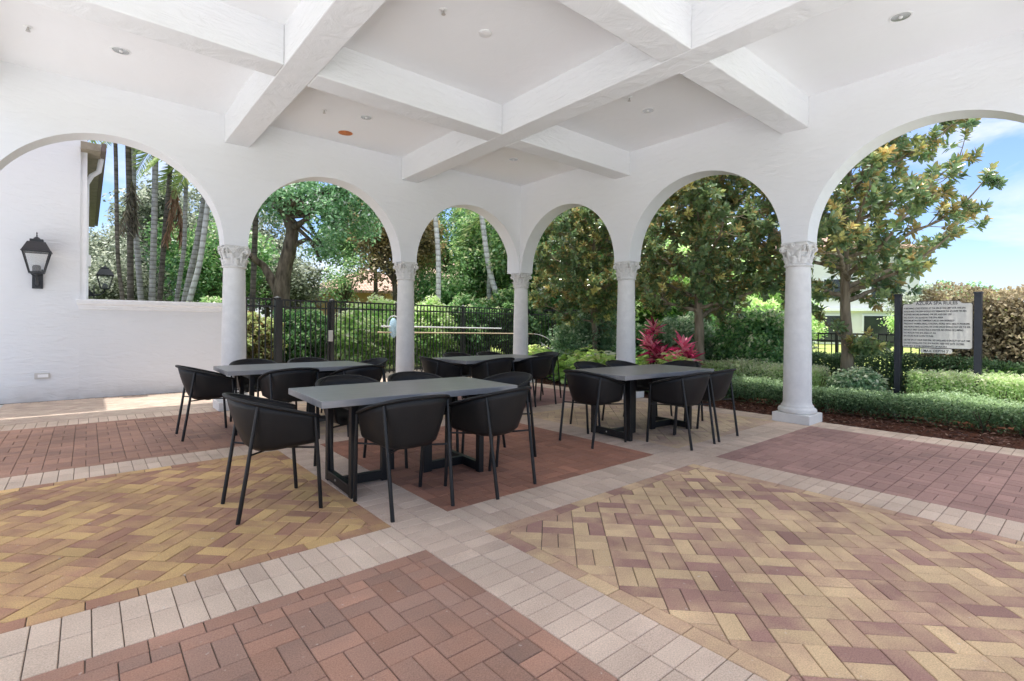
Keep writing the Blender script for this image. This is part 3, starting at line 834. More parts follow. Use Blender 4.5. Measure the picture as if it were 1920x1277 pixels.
h = BW / 2
tan, red, gold = Paving(), Paving(), Paving()
for x in XB[1:]: soldier(tan, x - h, x + h, YB[1] - h, YB[-1] + h, 'y', P_TAN)
for y in YB[1:]:
    for i in range(1, 4): soldier(tan, XB[i] + h, XB[i + 1] - h, y - h, y + h, 'x', P_TANL if i == 1 else P_TAN)
cells = {(0, 0): ('r', P_RED_B), (0, 1): ('g', P_GOLD_L), (0, 2): ('r', P_RED_L), (1, 0): ('g', P_GOLD_R), (1, 1): ('r', P_RED_C), (1, 2): ('g', P_GOLD_F),
         (2, 0): ('r', P_RED_R), (2, 1): ('g', P_GOLD_F), (2, 2): ('r', P_RED_F)}
for (i, j), (k, p) in cells.items():
    a = (XB[i + 1] + h, XB[i + 2] - h, YB[j + 1] + h, YB[j + 2] - h)
    if k == 'r': basket(red, *a, p)
    else: diagonal(gold, *a, p)
diagonal(gold, -1.02, 7.95, YB[-1] + h, 11.25, P_OUT, False)
soldier(tan, -1.02, 7.95, 11.25, 11.40, 'x', P_TAN)
tan.build('tan_paving'); red.build('red_paving'); gold.build('gold_paving')

# ------------------------------------------------------------------ pavilion
CX = [-1.24, 1.79, 4.82, 7.85]
CY = [-0.12, 2.87, 5.86, 8.86]
SPR, CEIL, BEAMZ = 2.55, 4.55, 4.12
XI, XO = 7.70, 8.05
YI, YO = 8.74, 9.09
pav = empty('pavilion', (3, 3, 0)); pav.location = (0, 0, 0)
tag(pav, 'white stucco pavilion with round arches on slender columns and a beamed ceiling', 'pavilion')

def arcade(centres, pier, along, inner, outer, name, lo, hi):
    """wall with semicircular arches sprung between piers; along = 'x' or 'y'"""
    mb = MB(); N = 40
    def P(t, q, z): return (t, q, z) if along == 'x' else (q, t, z)
    top = CEIL + 0.05
    edges = sorted([(c - pier / 2, c + pier / 2) for c in centres])
    def solid(t0, t1, z0, z1):
        vs = [P(t0, inner, z0), P(t1, inner, z0), P(t1, inner, z1), P(t0, inner, z1), P(t0, outer, z0), P(t1, outer, z0), P(t1, outer, z1), P(t0, outer, z1)]
        return vs
    for (a, b_) in edges:           # pier blocks (front, back, underside)
        mb.add(solid(a, b_, SPR, top), [[0, 1, 2, 3], [4, 7, 6, 5], [0, 4, 5, 1]])
    for (p, q) in zip(edges[:-1], edges[1:]):
        t0, t1 = p[1], q[0]; c = (t0 + t1) / 2; r = (t1 - t0) / 2
        pts = [(c - r * math.cos(math.pi * k / N), SPR + r * math.sin(math.pi * k / N)) for k in range(N + 1)]
        vs = []
        for (t, z) in pts: vs += [P(t, inner, z), P(t, outer, z), P(t, inner, top), P(t, outer, top)]
        fs = []
        for k in range(N):
            o, n = 4 * k, 4 * k + 4
            fs += [[o, n, n + 2, o + 2], [o + 1, o + 3, n + 3, n + 1], [o, o + 1, n + 1, n]]
        mb.add(vs, fs)
    if lo is not None: mb.add(solid(lo, edges[0][0], SPR, top), [[0, 1, 2, 3], [4, 7, 6, 5], [0, 4, 5, 1], [0, 3, 7, 4]])
    if hi is not None: mb.add(solid(edges[-1][1], hi, SPR, top), [[0, 1, 2, 3], [4, 7, 6, 5], [0, 4, 5, 1], [1, 5, 6, 2]])
    me_o = mb.build(name, M['stucco'], pav)
    for p in me_o.data.polygons: p.use_smooth = True
    bm = bmesh.new(); bm.from_mesh(me_o.data); bmesh.ops.remove_doubles(bm, verts=bm.verts, dist=0.0005); bmesh.ops.recalc_face_normals(bm, faces=bm.faces); bm.to_mesh(me_o.data); bm.free()
    me_o.data.set_sharp_from_angle(angle=R(30))
    return me_o
PIER = 0.34
arcade(CY, PIER, 'y', XI, XO, 'arcade_wall', None, None)
arcade(CX, PIER, 'x', YI, YO, 'arcade_wall', None, None)
mb = MB(); mb.box(((XI + XO) / 2 + 0.005, (YI + YO) / 2 + 0.12, (SPR + CEIL) / 2 + 0.02), (XO - XI - 0.02, YO - YI, CEIL - SPR + 0.02))
mb.build('corner_pier', M['stucco'], pav)
mb = MB(); mb.box((3.32, 4.40, CEIL + 0.10), (9.45, 9.40, 0.20)); mb.build('ceiling', M['ceiling'], pav)
mb = MB()
mb.add([(-2.0, -0.85, CEIL + 0.23), (8.45, -0.85, CEIL + 0.23), (8.45, 9.78, CEIL + 0.23), (-2.0, 9.78, CEIL + 0.23),
        (-2.0, -0.85, CEIL + 0.38), (8.45, -0.85, CEIL + 0.38), (8.45, 9.78, CEIL + 0.38), (-2.0, 9.78, CEIL + 0.38), (3.2, 4.4, 6.6), (3.6, 4.4, 6.6)],
       [[0, 3, 2, 1], [0, 1, 5, 4], [1, 2, 6, 5], [2, 3, 7, 6], [3, 0, 4, 7], [4, 5, 9, 8], [5, 6, 9], [6, 7, 8, 9], [7, 4, 8]])
mb.build('roof', M['terracotta'], pav)
# ceiling beams: a grid over the column lines
BWD = 0.35
def beam(a, b_, n):
    m = MB(); m.box(((a[0] + b_[0]) / 2, (a[1] + b_[1]) / 2, (BEAMZ + CEIL) / 2 + 0.01), (max(abs(b_[0] - a[0]), BWD), max(abs(b_[1] - a[1]), BWD), CEIL - BEAMZ + 0.02))
    return m.build(n, M['beam'], pav, bevel=0.012)
beam((1.79, -0.30), (1.79, YI), 'beam'); beam((4.82, -0.30), (4.82, YI), 'beam'); beam((-1.24, -0.30), (-1.24, YI), 'beam')
for y in (-0.12, 2.87, 5.86):
    xs = [-1.24, 1.79, 4.82, XI + 0.175]
    for i in range(3):
        a, b_ = xs[i] + 0.175, xs[i + 1] - 0.175
        beam((a, y), (b_, y), 'beam')

# columns: plinth, torus base, tapering shaft, leafy capital
def capital_mesh():
    mb = MB(); z0 = SPR - 0.34
    mb.lathe([(0.158, z0 - 0.012), (0.176, z0), (0.180, z0 + 0.014), (0.174, z0 + 0.028), (0.158, z0 + 0.034), (0.158, z0 + 0.09), (0.163, z0 + 0.18), (0.178, z0 + 0.25), (0.205, z0 + 0.295), (0.205, z0 + 0.30)], n=40)
    # abacus with hollowed sides
    def ab(z, s):
        out = []
        for k in range(4):
            a = math.pi / 4 + k * math.pi / 2; a2 = a + math.pi / 2
            c1 = Vector((math.cos(a), math.sin(a))) * 0.248 * s; c2 = Vector((math.cos(a2), math.sin(a2))) * 0.248 * s
            for t in np.linspace(0.03, 0.97, 7):
                p = c1.lerp(c2, t); n = Vector((math.cos(a + math.pi / 4), math.sin(a + math.pi / 4)))
                p -= n * 0.022 * math.sin(math.pi * t)
                out.append((p.x, p.y, z))
        return out
    r = [ab(z0 + 0.292, 0.94), ab(z0 + 0.305, 1.0), ab(z0 + 0.325, 1.0), ab(z0 + 0.339, 0.93)]
    n = len(r[0]); fs = []
    for i in range(3):
        for k in range(n): fs.append([i * n + k, i * n + (k + 1) % n, (i + 1) * n + (k + 1) % n, (i + 1) * n + k])
    fs += [list(range(n))[::-1], [3 * n + k for k in range(n)]]
    mb.add([p for q in r for p in q], fs)
    # corner volutes: paired scrolls
    for k in range(4):
        a = math.pi / 4 + k * math.pi / 2
        for sgn in (-1, 1):
            pts = []; rad = []
            ux, uy = math.cos(a), math.sin(a); sx, sy = -uy * sgn, ux * sgn
            pts.append((0.165 * math.cos(a + sgn * 0.5), 0.165 * math.sin(a + sgn * 0.5), z0 + 0.15)); rad.append(0.008)
            pts.append((0.182 * math.cos(a + sgn * 0.32), 0.182 * math.sin(a + sgn * 0.32), z0 + 0.23)); rad.append(0.012)
            for t in np.linspace(0, 1, 16):
                th = math.pi * 0.75 - t * 3.6 * math.pi; rr = 0.040 * (1 - 0.78 * t)
                cx, cz = 0.208, z0 + 0.242
                q = cx + rr * math.cos(th)
                pts.append((q * ux + sx * (0.024 + 0.012 * t), q * uy + sy * (0.024 + 0.012 * t), cz + rr * math.sin(th))); rad.append(0.014 - 0.005 * t)
            mb.tube(pts, rad, 6)
    # acanthus leaves in two tiers, rosettes in the middle of the sides
    def leaf(a, zb, zt, w, out):
        n = 8; vs = []
        for i in range(n + 1):
            t = i / n; z = zb + (zt - zb) * min(1, t * 1.15) - (0.03 if t > 0.87 else 0)
            rr = 0.166 + 0.02 * t + out * t ** 3
            ww = w * (0.65 + 0.6 * math.sin(math.pi * min(1, t * 0.8 + 0.1))) * (1 - 0.55 * t ** 3)
            lobe = 1 + 0.22 * (-1) ** i
            for j, s in enumerate((-1, -0.45, 0, 0.45, 1)):
                th = a + s * ww * lobe / rr; q = rr + (0.012 if j == 2 else (0.006 if j in (1, 3) else -0.006))
                vs.append((q * math.cos(th), q * math.sin(th), z))
        fs = []
        for i in range(n):
            for j in range(4): fs.append([i * 5 + j, i * 5 + j + 1, (i + 1) * 5 + j + 1, (i + 1) * 5 + j])
        mb.add(vs, fs)
    for k in range(8): leaf(k * math.pi / 4, z0 + 0.032, z0 + 0.15, 0.046, 0.04)
    for k in range(8): leaf(k * math.pi / 4 + math.pi / 8, z0 + 0.06, z0 + 0.235, 0.034, 0.045)
    for k in range(4):
        a = k * math.pi / 2
        mb.sphere((0.205 * math.cos(a), 0.205 * math.sin(a), z0 + 0.285), 0.036, 10, 6, (0.8, 0.8, 1))
        for q in range(6):
            b_ = q * math.pi / 3
            mb.sphere((0.222 * math.cos(a) - 0.03 * math.cos(b_) * math.sin(a), 0.222 * math.sin(a) + 0.03 * math.cos(b_) * math.cos(a), z0 + 0.285 + 0.03 * math.sin(b_)), 0.014, 6, 4)
    return mb
def shaft_mesh():
    mb = MB(); z0, z1 = 0.235, SPR - 0.345; prof = [(0.205, z0 - 0.002), (0.188, z0 + 0.02), (0.180, z0 + 0.06)]
    for i in range(1, 13):
        t = i / 12; prof.append((0.180 - 0.024 * t ** 1.6, z0 + 0.06 + (z1 - z0 - 0.06) * t))
    mb.lathe(prof, n=48); return mb
def base_mesh():
    mb = MB(); mb.box((0, 0, 0.062), (0.49, 0.49, 0.130))
    mb.lathe([(0.225, 0.126), (0.243, 0.140), (0.248, 0.165), (0.240, 0.190), (0.222, 0.203), (0.213, 0.206), (0.208, 0.218), (0.206, 0.238)], n=48)
    return mb
proto_c = None
for (x, y) in [(CX[3], CY[0]), (CX[3], CY[1]), (CX[3], CY[2]), (CX[3], CY[3]), (CX[2], CY[3]), (CX[1], CY[3]), (CX[0], CY[3])]:
    if proto_c is None:
        o = shaft_mesh().build('column', M['stone'], pav, smooth=True, loc=(x, y, 0))
        capital_mesh().build('capital', M['carved'], o, smooth=True, angle=50)
        base_mesh().build('base', M['stone'], o, smooth=True, angle=35, bevel=0.006)
        proto_c = o
    else:
        o = copy_tree(proto_c, pav); o.location = (x, y, 0)

# fittings in the ceiling
def recessed(px, label, orange=False):
    p = on_ceiling(px[0], px[1], CEIL)
    r = empty('recessed_light', (p.x, p.y, CEIL)); tag(r, label, 'ceiling light', 'recessed lights in the pavilion ceiling')
    k_ = 1.4 if orange else 1.0
    m = MB(); m.lathe([(0.098 * k_, -0.001), (0.098 * k_, -0.006), (0.088 * k_, -0.008), (0.082 * k_, -0.004)], n=28, caps=False); m.build('trim_ring', M['whitemetal'], r, smooth=True)
    m = MB()
    if orange:
        m.lathe([(0.120, -0.004), (0.09, -0.012), (0.0005, -0.015)], n=28); m.build('cover', M['orange'], r, smooth=True)
    else:
        m.lathe([(0.083, -0.0045), (0.070, -0.0035), (0.045, -0.0025), (0.02, -0.0018), (0.0005, -0.0015)], n=28, caps=False); m.build('reflector', M['chrome'], r, smooth=True)
        m = MB(); m.lathe([(0.020, -0.004), (0.017, -0.016), (0.0005, -0.020)], n=16); m.build('bulb', M['whitemetal'], r, smooth=True)
recessed((227, 95), 'round silver recessed light at the far left of the ceiling, above the left arch')
recessed((687, 220), 'round silver recessed light behind the orange ceiling cover')
recessed((1215, 207), 'round silver recessed light above the middle right arch')
recessed((963, 299), 'round silver recessed light in the far corner of the ceiling')
recessed((1689, 31), 'large silver recessed light above the right foreground arch')
recessed((648, 249), 'rusty orange round ceiling light cover beside a silver recessed light', True)
def sprinkler(px, label, z=CEIL):
    p = on_ceiling(px[0], px[1], z)
    r = empty('sprinkler_head', (p.x, p.y, z)); tag(r, label, 'sprinkler', 'sprinkler heads in the pavilion ceiling')
    m = MB(); m.lathe([(0.038, -0.001), (0.036, -0.007), (0.022, -0.010)], n=18); m.build('escutcheon', M['whitemetal'], r, smooth=True)
    m = MB(); m.lathe([(0.010, -0.010), (0.010, -0.030), (0.005, -0.033), (0.005, -0.046), (0.022, -0.048), (0.022, -0.051)], n=10)
    m.tube([(0.010, 0, -0.028), (0.014, 0, -0.040), (0.005, 0, -0.048)], 0.003, 5); m.tube([(-0.010, 0, -0.028), (-0.014, 0, -0.040), (-0.005, 0, -0.048)], 0.003, 5)
    m.build('deflector', M['hook'], r, smooth=True)
sprinkler((53, 50), 'small sprinkler head at the far left of the ceiling')
sprinkler((832, 18), 'small sprinkler head in the middle bay beside a blank white disc')
sprinkler((608, 206), 'small sprinkler head left of the silver light over the second arch')
sprinkler((1180, 183), 'small sprinkler head by the beam over the middle right arch')
p = on_ceiling(910, 62, CEIL)
m = MB(); m.lathe([(0.072, 0.004), (0.072, -0.010), (0.062, -0.016), (0.0005, -0.017)], n=28)
tag(m.build('smoke_detector', M['whitemetal'], smooth=True, loc=(p.x, p.y, CEIL)), 'blank white disc on the ceiling of the middle bay', 'ceiling cover')

# ------------------------------------------------------------------ tables
def make_table():
    root = empty('dining_table')
    m = MB(); m.box((0, 0, 0.764), (1.78, 0.92, 0.052)); m.build('tabletop', M['tabletop'], root, bevel=0.004)
    for s in (-1, 1):
        m = MB(); X = s * 0.595; w = 0.62
        for y in (-w / 2 + 0.03, w / 2 - 0.03): m.box((X, y, 0.369), (0.05, 0.06, 0.738))
        m.box((X, 0, 0.052), (0.05, w - 0.12, 0.078)); m.box((X, 0, 0.705), (0.05, w - 0.12, 0.062))
        xi = s * 0.20
        m.box((xi, 0, 0.369), (0.085, 0.05, 0.738))
        a = (X - s * 0.025 + xi + s * 0.0425) / 2; ln = abs(X - s * 0.025 - xi - s * 0.0425)
        m.box((a, 0, 0.052), (ln, 0.048, 0.076)); m.box((a, 0, 0.705), (ln, 0.048, 0.060))
        o = m.build('leg_frame', M['black'], root, bevel=0.003)
        c = MB(); c.lathe([(0.010, 0.0), (0.009, 0.003)], n=10)
        k = c.build('bolt_cap', M['hook'], o, smooth=True); k.location = (X + s * 0.0245, 0.05, 0.055); k.rotation_euler = (0, s * math.pi / 2, 0)
    return root
proto_t = make_table()
TABLES = [((2.20, 4.00), -2.6, 'rectangular grey dining table in the front with white paint specks on its edge'),
          ((2.13, 6.86), -1.0, 'rectangular grey dining table nearest the low white wall and left column'),
          ((5.33, 6.76), 1.5, 'rectangular grey dining table at the back, near the corner column'),
          ((5.50, 3.84), -3.0, 'rectangular grey dining table on the right, nearest the hedges')]
for i, ((x, y), rz, lab) in enumerate(TABLES):
    t = proto_t if i == 0 else copy_tree(proto_t)
    t.location = (x, y, 0); t.rotation_euler = (0, 0, R(rz)); tag(t, lab, 'table', 'grey dining tables under the pavilion')

# ------------------------------------------------------------------ chairs
def rim_pt(t):
    """t in -1..1 from left arm tip over the back to the right arm tip; chair faces +y"""
    L1 = 0.62
    if abs(t) <= L1:
        ph = t / L1 * math.pi / 2
        x = 0.288 * math.copysign(abs(math.sin(ph)) ** 0.86, ph); y = -0.015 - 0.275 * abs(math.cos(ph)) ** 0.9
    else:
        u = (abs(t) - L1) / (1 - L1)
        x = math.copysign(0.288 - 0.022 * u * u, t); y = -0.015 + 0.275 * u
    z = 0.836 - 0.288 * (y + 0.29)
    if y < -0.2: z -= 0.0 
    return Vector((x, y, z))
def make_chair():
    root = empty('armchair')
    nt_ = 56; cols = []
    for i in range(nt_ + 1):
        t = -1 + 2 * i / nt_
        p = rim_pt(t)
        # foot of the wall on the seat pan
        L1 = 0.62
        if abs(t) <= L1:
            ph = t / L1 * math.pi / 2
            b_ = Vector((0.212 * math.copysign(abs(math.sin(ph)) ** 0.8, ph), -0.02 - 0.15 * abs(math.cos(ph)) ** 0.8, 0.462))
        else:
            u = (abs(t) - L1) / (1 - L1)
            b_ = Vector((math.copysign(0.212 + 0.022 * u, t), -0.02 + 0.270 * u, 0.462 + 0.018 * u))
        c = Vector((b_.x * 0.0, 0.04 if b_.y < 0.04 else b_.y, 0.448))
        row = []
        for s in (0, 0.18, 0.36, 0.54, 0.72, 0.86): row.append(p.lerp(b_, s) + Vector((0, 0, 0)) + (Vector((p.x, p.y, 0)) - Vector((b_.x, b_.y, 0))) * 0.10 * math.sin(math.pi * s))
        row.append(p.lerp(b_, 0.95) * 1.0)
        inn = (b_ - Vector((c.x, c.y, b_.z))) * 0.86 + Vector((c.x, c.y, b_.z - 0.012)); row.append(inn)
        row.append((b_ - Vector((c.x, c.y, b_.z))) * 0.45 + Vector((c.x, c.y, b_.z - 0.018)))
        row.append(Vector((0, c.y if b_.y >= 0.04 else 0.04, b_.z - 0.019)))
        cols.append(row)
    m = MB(); k = len(cols[0]); vs = [q for r_ in cols for q in r_]; fs = []
    for i in range(nt_):
        for j in range(k - 1): fs.append([i * k + j, i * k + j + 1, (i + 1) * k + j + 1, (i + 1) * k + j])
    m.add(vs, fs)
    o = m.build('seat_shell', M['shell'], root, smooth=True, angle=60)
    bm = bmesh.new(); bm.from_mesh(o.data); bmesh.ops.remove_doubles(bm, verts=bm.verts, dist=0.0006)
    bmesh.ops.dissolve_degenerate(bm, edges=bm.edges, dist=0.0004); bmesh.ops.recalc_face_normals(bm, faces=bm.faces); bm.to_mesh(o.data); bm.free()
    so = o.modifiers.new('solid', 'SOLIDIFY'); so.thickness = 0.010; so.offset = 0
    # rolled lip
    lip = MB(); pts = []; 
    for i in range(nt_ + 1):
        t = -1 + 2 * i / nt_; p = rim_pt(t)
        out = Vector((p.x, p.y + 0.015, 0)).normalized() if abs(t) < 0.64 else Vector((math.copysign(1, p.x), 0, 0))
        pts.append(p + out * 0.010 + Vector((0, 0, -0.004)))
    lip.tube(pts, [0.011] + [0.0175] * (nt_ - 1) + [0.011], 10, squash=0.75)
    lip.build('rim', M['shell'], root, smooth=True, angle=60)
    for sx in (-1, 1):
        a = MB(); a.tube([(sx * 0.245, -0.270, 0), (sx * 0.252, -0.214, 0.38), (sx * 0.262, -0.158, 0.776)], [0.0148, 0.0138, 0.0105], 12); a.build('leg', M['black'], root, smooth=True)
        a = MB(); a.tube([(sx * 0.282, 0.270, 0), (sx * 0.288, 0.246, 0.36), (sx * 0.292, 0.222, 0.672)], [0.0148, 0.0138, 0.0105], 12); a.build('leg', M['black'], root, smooth=True)
    a = MB()
    for sx in (-1, 1):
        a.tube([(sx * 0.253, -0.205, 0.448), (0, 0.02, 0.428)], 0.0075, 8); a.tube([(sx * 0.287, 0.240, 0.448), (0, 0.02, 0.428)], 0.0075, 8)
    a.lathe([(0.03, 0.415), (0.03, 0.442)], (0, 0.02, 0), 12)
    a.build('brace', M['black'], root, smooth=True)
    return root
proto_ch = make_chair()
FT, LT, BT, RT = 'front grey table', 'left grey table', 'back grey table', 'right grey table'
CHAIRS = [  # x, y, heading in degrees (0 = facing +x), label
    (1.055, 3.965, 0, 'black bucket armchair alone at the left end of the front grey table'),
    (1.855, 3.385, 90, 'black bucket armchair seen from behind, left one on the near side of the front table'),
    (2.640, 3.330, 101, 'black bucket armchair turned slightly, right one on the near side of the front table'),
    (3.270, 4.000, 180, 'black bucket armchair at the right end of the front grey table'),
    (1.910, 4.520, -90, 'black bucket armchair across the front table, left of the two whose rims rise behind it'),
    (2.600, 4.460, -92, 'black bucket armchair across the front table, right of the two whose rims rise behind it'),
    (1.110, 6.940, 0, 'black bucket armchair at the left end of the left grey table, before the low wall'),
    (1.840, 6.150, 90, 'black bucket armchair with a white speck, near left side of the left grey table'),
    (2.640, 6.060, 92, 'black bucket armchair on the near side of the left table, by the front table'),
    (1.760, 7.370, -90, 'black bucket armchair on the far side of the left grey table, before the left column'),
    (2.480, 7.310, -90, 'black bucket armchair on the far side of the left grey table, before the iron fence'),
    (3.080, 6.850, 180, 'black bucket armchair at the right end of the left grey table'),
    (4.310, 6.800, -5, 'black bucket armchair at the left end of the back grey table'),
    (4.950, 6.220, 90, 'black bucket armchair on the near side of the back grey table, left of its pair'),
    (5.900, 6.290, 92, 'black bucket armchair at the near right corner of the back grey table'),
    (5.050, 7.260, -90, 'black bucket armchair beyond the back grey table, left of the two rims'),
    (5.720, 7.170, -90, 'black bucket armchair beyond the back grey table, right of the two rims'),
    (6.500, 6.750, 178, 'black bucket armchair at the right end of the back grey table, before the leafy bed'),
    (4.530, 3.860, 0, 'black bucket armchair at the left end of the right grey table'),
    (5.300, 3.165, 90, 'black bucket armchair on the near side of the right grey table, left of its pair'),
    (5.920, 3.190, 92, 'black bucket armchair at the near right corner of the right grey table'),
    (5.330, 4.430, -90, 'black bucket armchair beyond the right grey table, left of the two side by side'),
    (5.880, 4.330, -90, 'black bucket armchair beyond the right grey table, in front of the middle column'),
    (6.480, 3.950, 180, 'black bucket armchair at the right end of the right grey table, before the low hedge'),
]
for i, (x, y, hd, lab) in enumerate(CHAIRS):
    c = proto_ch if i == 0 else copy_tree(proto_ch)
    c.location = (x, y, 0); c.rotation_euler = (0, 0, R(hd - 90)); tag(c, lab, 'armchair', 'black bucket armchairs around the grey tables')

# ------------------------------------------------------------------ left: house corner, low wall, lanterns
YW = 11.42
house = empty('house', (-2.5, YW, 0)); tag(house, 'tall white stucco house wall with a gutter and downpipe behind the left arch', 'house')
def H(m, n, mat, **k):
    m.v = [(a + 2.5, b_ - YW, c) for a, b_, c in m.v]; return m.build(n, mat, house, **k)
m = MB(); m.box((-4.02, YW + 3, 2.85), (7.84, 6.0, 5.7)); H(m, 'wall', M['housewall'])
m = MB(); m.box((-0.055, YW + 0.30, 2.85), (0.09, 0.5, 5.72)); H(m, 'corner_trim', M['trim'])
m = MB(); m.box((-0.01, YW + 0.52, 2.45), (0.12, 0.16, 0.20)); m.box((-0.02, YW + 0.52, 1.2), (0.075, 0.075, 2.3)); m.box((-0.02, YW + 0.52, 3.0), (0.075, 0.075, 1.0)); H(m, 'downpipe', M['trim'])
m = MB(); m.tube([(-0.02, YW + 0.52, 3.45), (-0.02, YW + 0.50, 3.85), (0.05, YW + 0.46, 4.0), (0.15, YW + 0.40, 4.08), (0.19, YW + 0.38, 4.35)], 0.042, 10); H(m, 'gutter_bend', M['trim'], smooth=True)
m = MB(); m.add([(-0.1, YW - 0.2, 4.30), (0.17, YW - 0.2, 4.30), (0.17, YW + 9, 4.30), (-0.1, YW + 9, 4.30), (-0.1, YW - 0.2, 4.42), (0.17, YW - 0.2, 4.42), (0.17, YW + 9, 4.42), (-0.1, YW + 9, 4.42)],
               [[0, 3, 2, 1], [4, 5, 6, 7], [0, 1, 5, 4], [1, 2, 6, 5], [2, 3, 7, 6], [3, 0, 4, 7]]); H(m, 'eave', M['soffit'])
m = MB(); m.box((0.21, YW + 4.3, 4.38), (0.07, 9.0, 0.13)); H(m, 'gutter', M['gutter'])

m = MB(); m.box((-4.35, 13.6, 5.85), (7.5, 7.4, 0.28)); H(m, 'roof', M['terracotta'])  # unseen roof slab, its overhang sized to shade the wall and paving

lw = empty('garden_wall', (1.0, YW, 0)); tag(lw, 'low white stucco wall with a moulded cap beside the left column', 'wall')
m = MB(); m.box((0.0835, 0.13, 0.78), (2.367, 0.26, 1.56)); m.build('wall', M['housewall'], lw)
# moulded cap: stepped profile swept along x
prof = [(-0.012, 1.555), (-0.03, 1.565), (-0.03, 1.59), (-0.045, 1.60), (-0.045, 1.625), (-0.075, 1.645), (-0.09, 1.67), (-0.09, 1.695), (-0.105, 1.70), (-0.105, 1.735), (0.34, 1.735), (0.34, 1.62), (0.27, 1.555)]
m = MB(); n = len(prof); vs = [(-1.10 - max(0, -p[0]) * 0.5, p[0], p[1]) for p in prof] + [(1.32, p[0], p[1]) for p in prof]
m.add(vs, [[i, (i + 1) % n, n + (i + 1) % n, n + i] for i in range(n)] + [list(range(n))[::-1], [n + i for i in range(n)]])
m.build('cap', M['trim'], lw)

def make_lantern():
    """four-sided tapered lantern with pitched roof and finial, hung out on a bracket; wall behind at +y"""
    root = empty('wall_lantern')
    def ring(z, w): return [(-w, -w, z), (w, -w, z), (w, w, z), (-w, w, z)]
    def frus(m, rs):
        vs = [p for z, w in rs for p in ring(z, w)]; fs = []
        for i in range(len(rs) - 1):
            for k in range(4): fs.append([i * 4 + k, i * 4 + (k + 1) % 4, i * 4 + 4 + (k + 1) % 4, i * 4 + 4 + k])
        fs += [[3, 2, 1, 0], [4 * (len(rs) - 1) + k for k in range(4)]]
        m.add(vs, fs)
    m = MB(); frus(m, [(0.375, 0.205), (0.385, 0.205), (0.39, 0.195), (0.545, 0.125), (0.55, 0.118)])
    frus(m, [(0.548, 0.088), (0.555, 0.092), (0.595, 0.092), (0.60, 0.085)])
    m.lathe([(0.055, 0.598), (0.042, 0.625), (0.02, 0.645), (0.008, 0.655), (0.012, 0.675), (0.006, 0.69), (0.011, 0.705), (0.004, 0.735)], n=14)
    m.build('roof', M['lantern'], root)
    m = MB()
    top, bot = (0.375, 0.182), (0.0, 0.098)
    for i, j in ((-1, -1), (1, -1), (1, 1), (-1, 1)):
        m.bar((i * top[1], j * top[1], top[0]), (i * bot[1], j * bot[1], bot[0]), 0.022, 0.022)
    for z, w in (top, bot):
        for i in range(4):
            a = ((-w, -w), (w, -w), (w, w), (-w, w))[i]; b_ = ((w, -w), (w, w), (-w, w), (-w, -w))[i]
            m.bar((a[0], a[1], z), (b_[0], b_[1], z), 0.02, 0.028)
    m.lathe([(0.05, -0.035), (0.06, -0.02), (0.10, -0.012), (0.10, 0.0)], n=16)
    m.build('frame', M['lantern'], root)
    m = MB()
    for k in range(4):
        c, s = math.cos(k * math.pi / 2), math.sin(k * math.pi / 2)
        q = [(-0.172, -0.172, 0.36), (0.172, -0.172, 0.36), (0.096, -0.096, 0.01), (-0.096, -0.096, 0.01)]
        m.add([(x * c - y * s, x * s + y * c, z) for x, y, z in q], [[0, 1, 2, 3]])
    m.build('glass_pane', M['lampglass'], root)
    m = MB(); m.lathe([(0.055, 0.0), (0.062, 0.02), (0.062, 0.10), (0.05, 0.13), (0.02, 0.14)], n=16); m.build('lamp_socket', plain('lamp_socket_grey', (0.09, 0.09, 0.095), 0.4), root, smooth=True)
    m = MB(); m.box((0, 0.242, -0.10), (0.15, 0.03, 0.36)); m.tube([(0, 0.23, -0.20), (0, 0.12, -0.19), (0, 0.03, -0.12), (0, 0, -0.03)], [0.03, 0.024, 0.02, 0.018], 10)
    for s in (-1, 1): m.tube([(0, 0.0, -0.09), (s * 0.05, 0, -0.06), (s * 0.085, 0, -0.005)], 0.009, 6)
    m.build('bracket', M['lantern'], root, smooth=True)
    return root
L1 = make_lantern(); L1.scale = (0.9, 0.9, 0.9); L1.location = (-0.635, YW - 0.235, 2.135); tag(L1, 'black wall lantern on the tall white wall at far left', 'lantern')
L2 = copy_tree(L1); q = at(197, 541, 13.0); L2.location = (q.x, q.y, q.z); L2.rotation_euler = (0, 0, R(90))
tag(L2, 'smaller looking black lantern reaching out beyond the white corner post', 'lantern')
# carrying arm of the second lantern back to the house corner
m = MB(); m.add([(-0.012, 0.25, -0.24), (-0.012, 0.46, -0.24), (-0.012, 0.46, 0.10), (0.012, 0.25, -0.24), (0.012, 0.46, -0.24), (0.012, 0.46, 0.10), (-0.012, 0.25, -0.17), (0.012, 0.25, -0.17)], [[0, 1, 2, 6], [3, 7, 5, 4], [0, 3, 4, 1], [1, 4, 5, 2], [2, 5, 7, 6], [6, 7, 3, 0]]); m.build('arm', M['lantern'], L2)
p = at(85, 700, 8.5)
sl = empty('step_light', (-0.57, YW - 0.002, 0.43)); tag(sl, 'small grey step light set low in the white wall', 'wall light')
m = MB(); m.box((0, -0.010, 0), (0.19, 0.03, 0.095)); m.build('housing', M['hook'], sl, bevel=0.004)
m = MB(); m.box((0.01, -0.028, 0.0), (0.13, 0.012, 0.05)); m.build('lens', M['whitemetal'], sl)

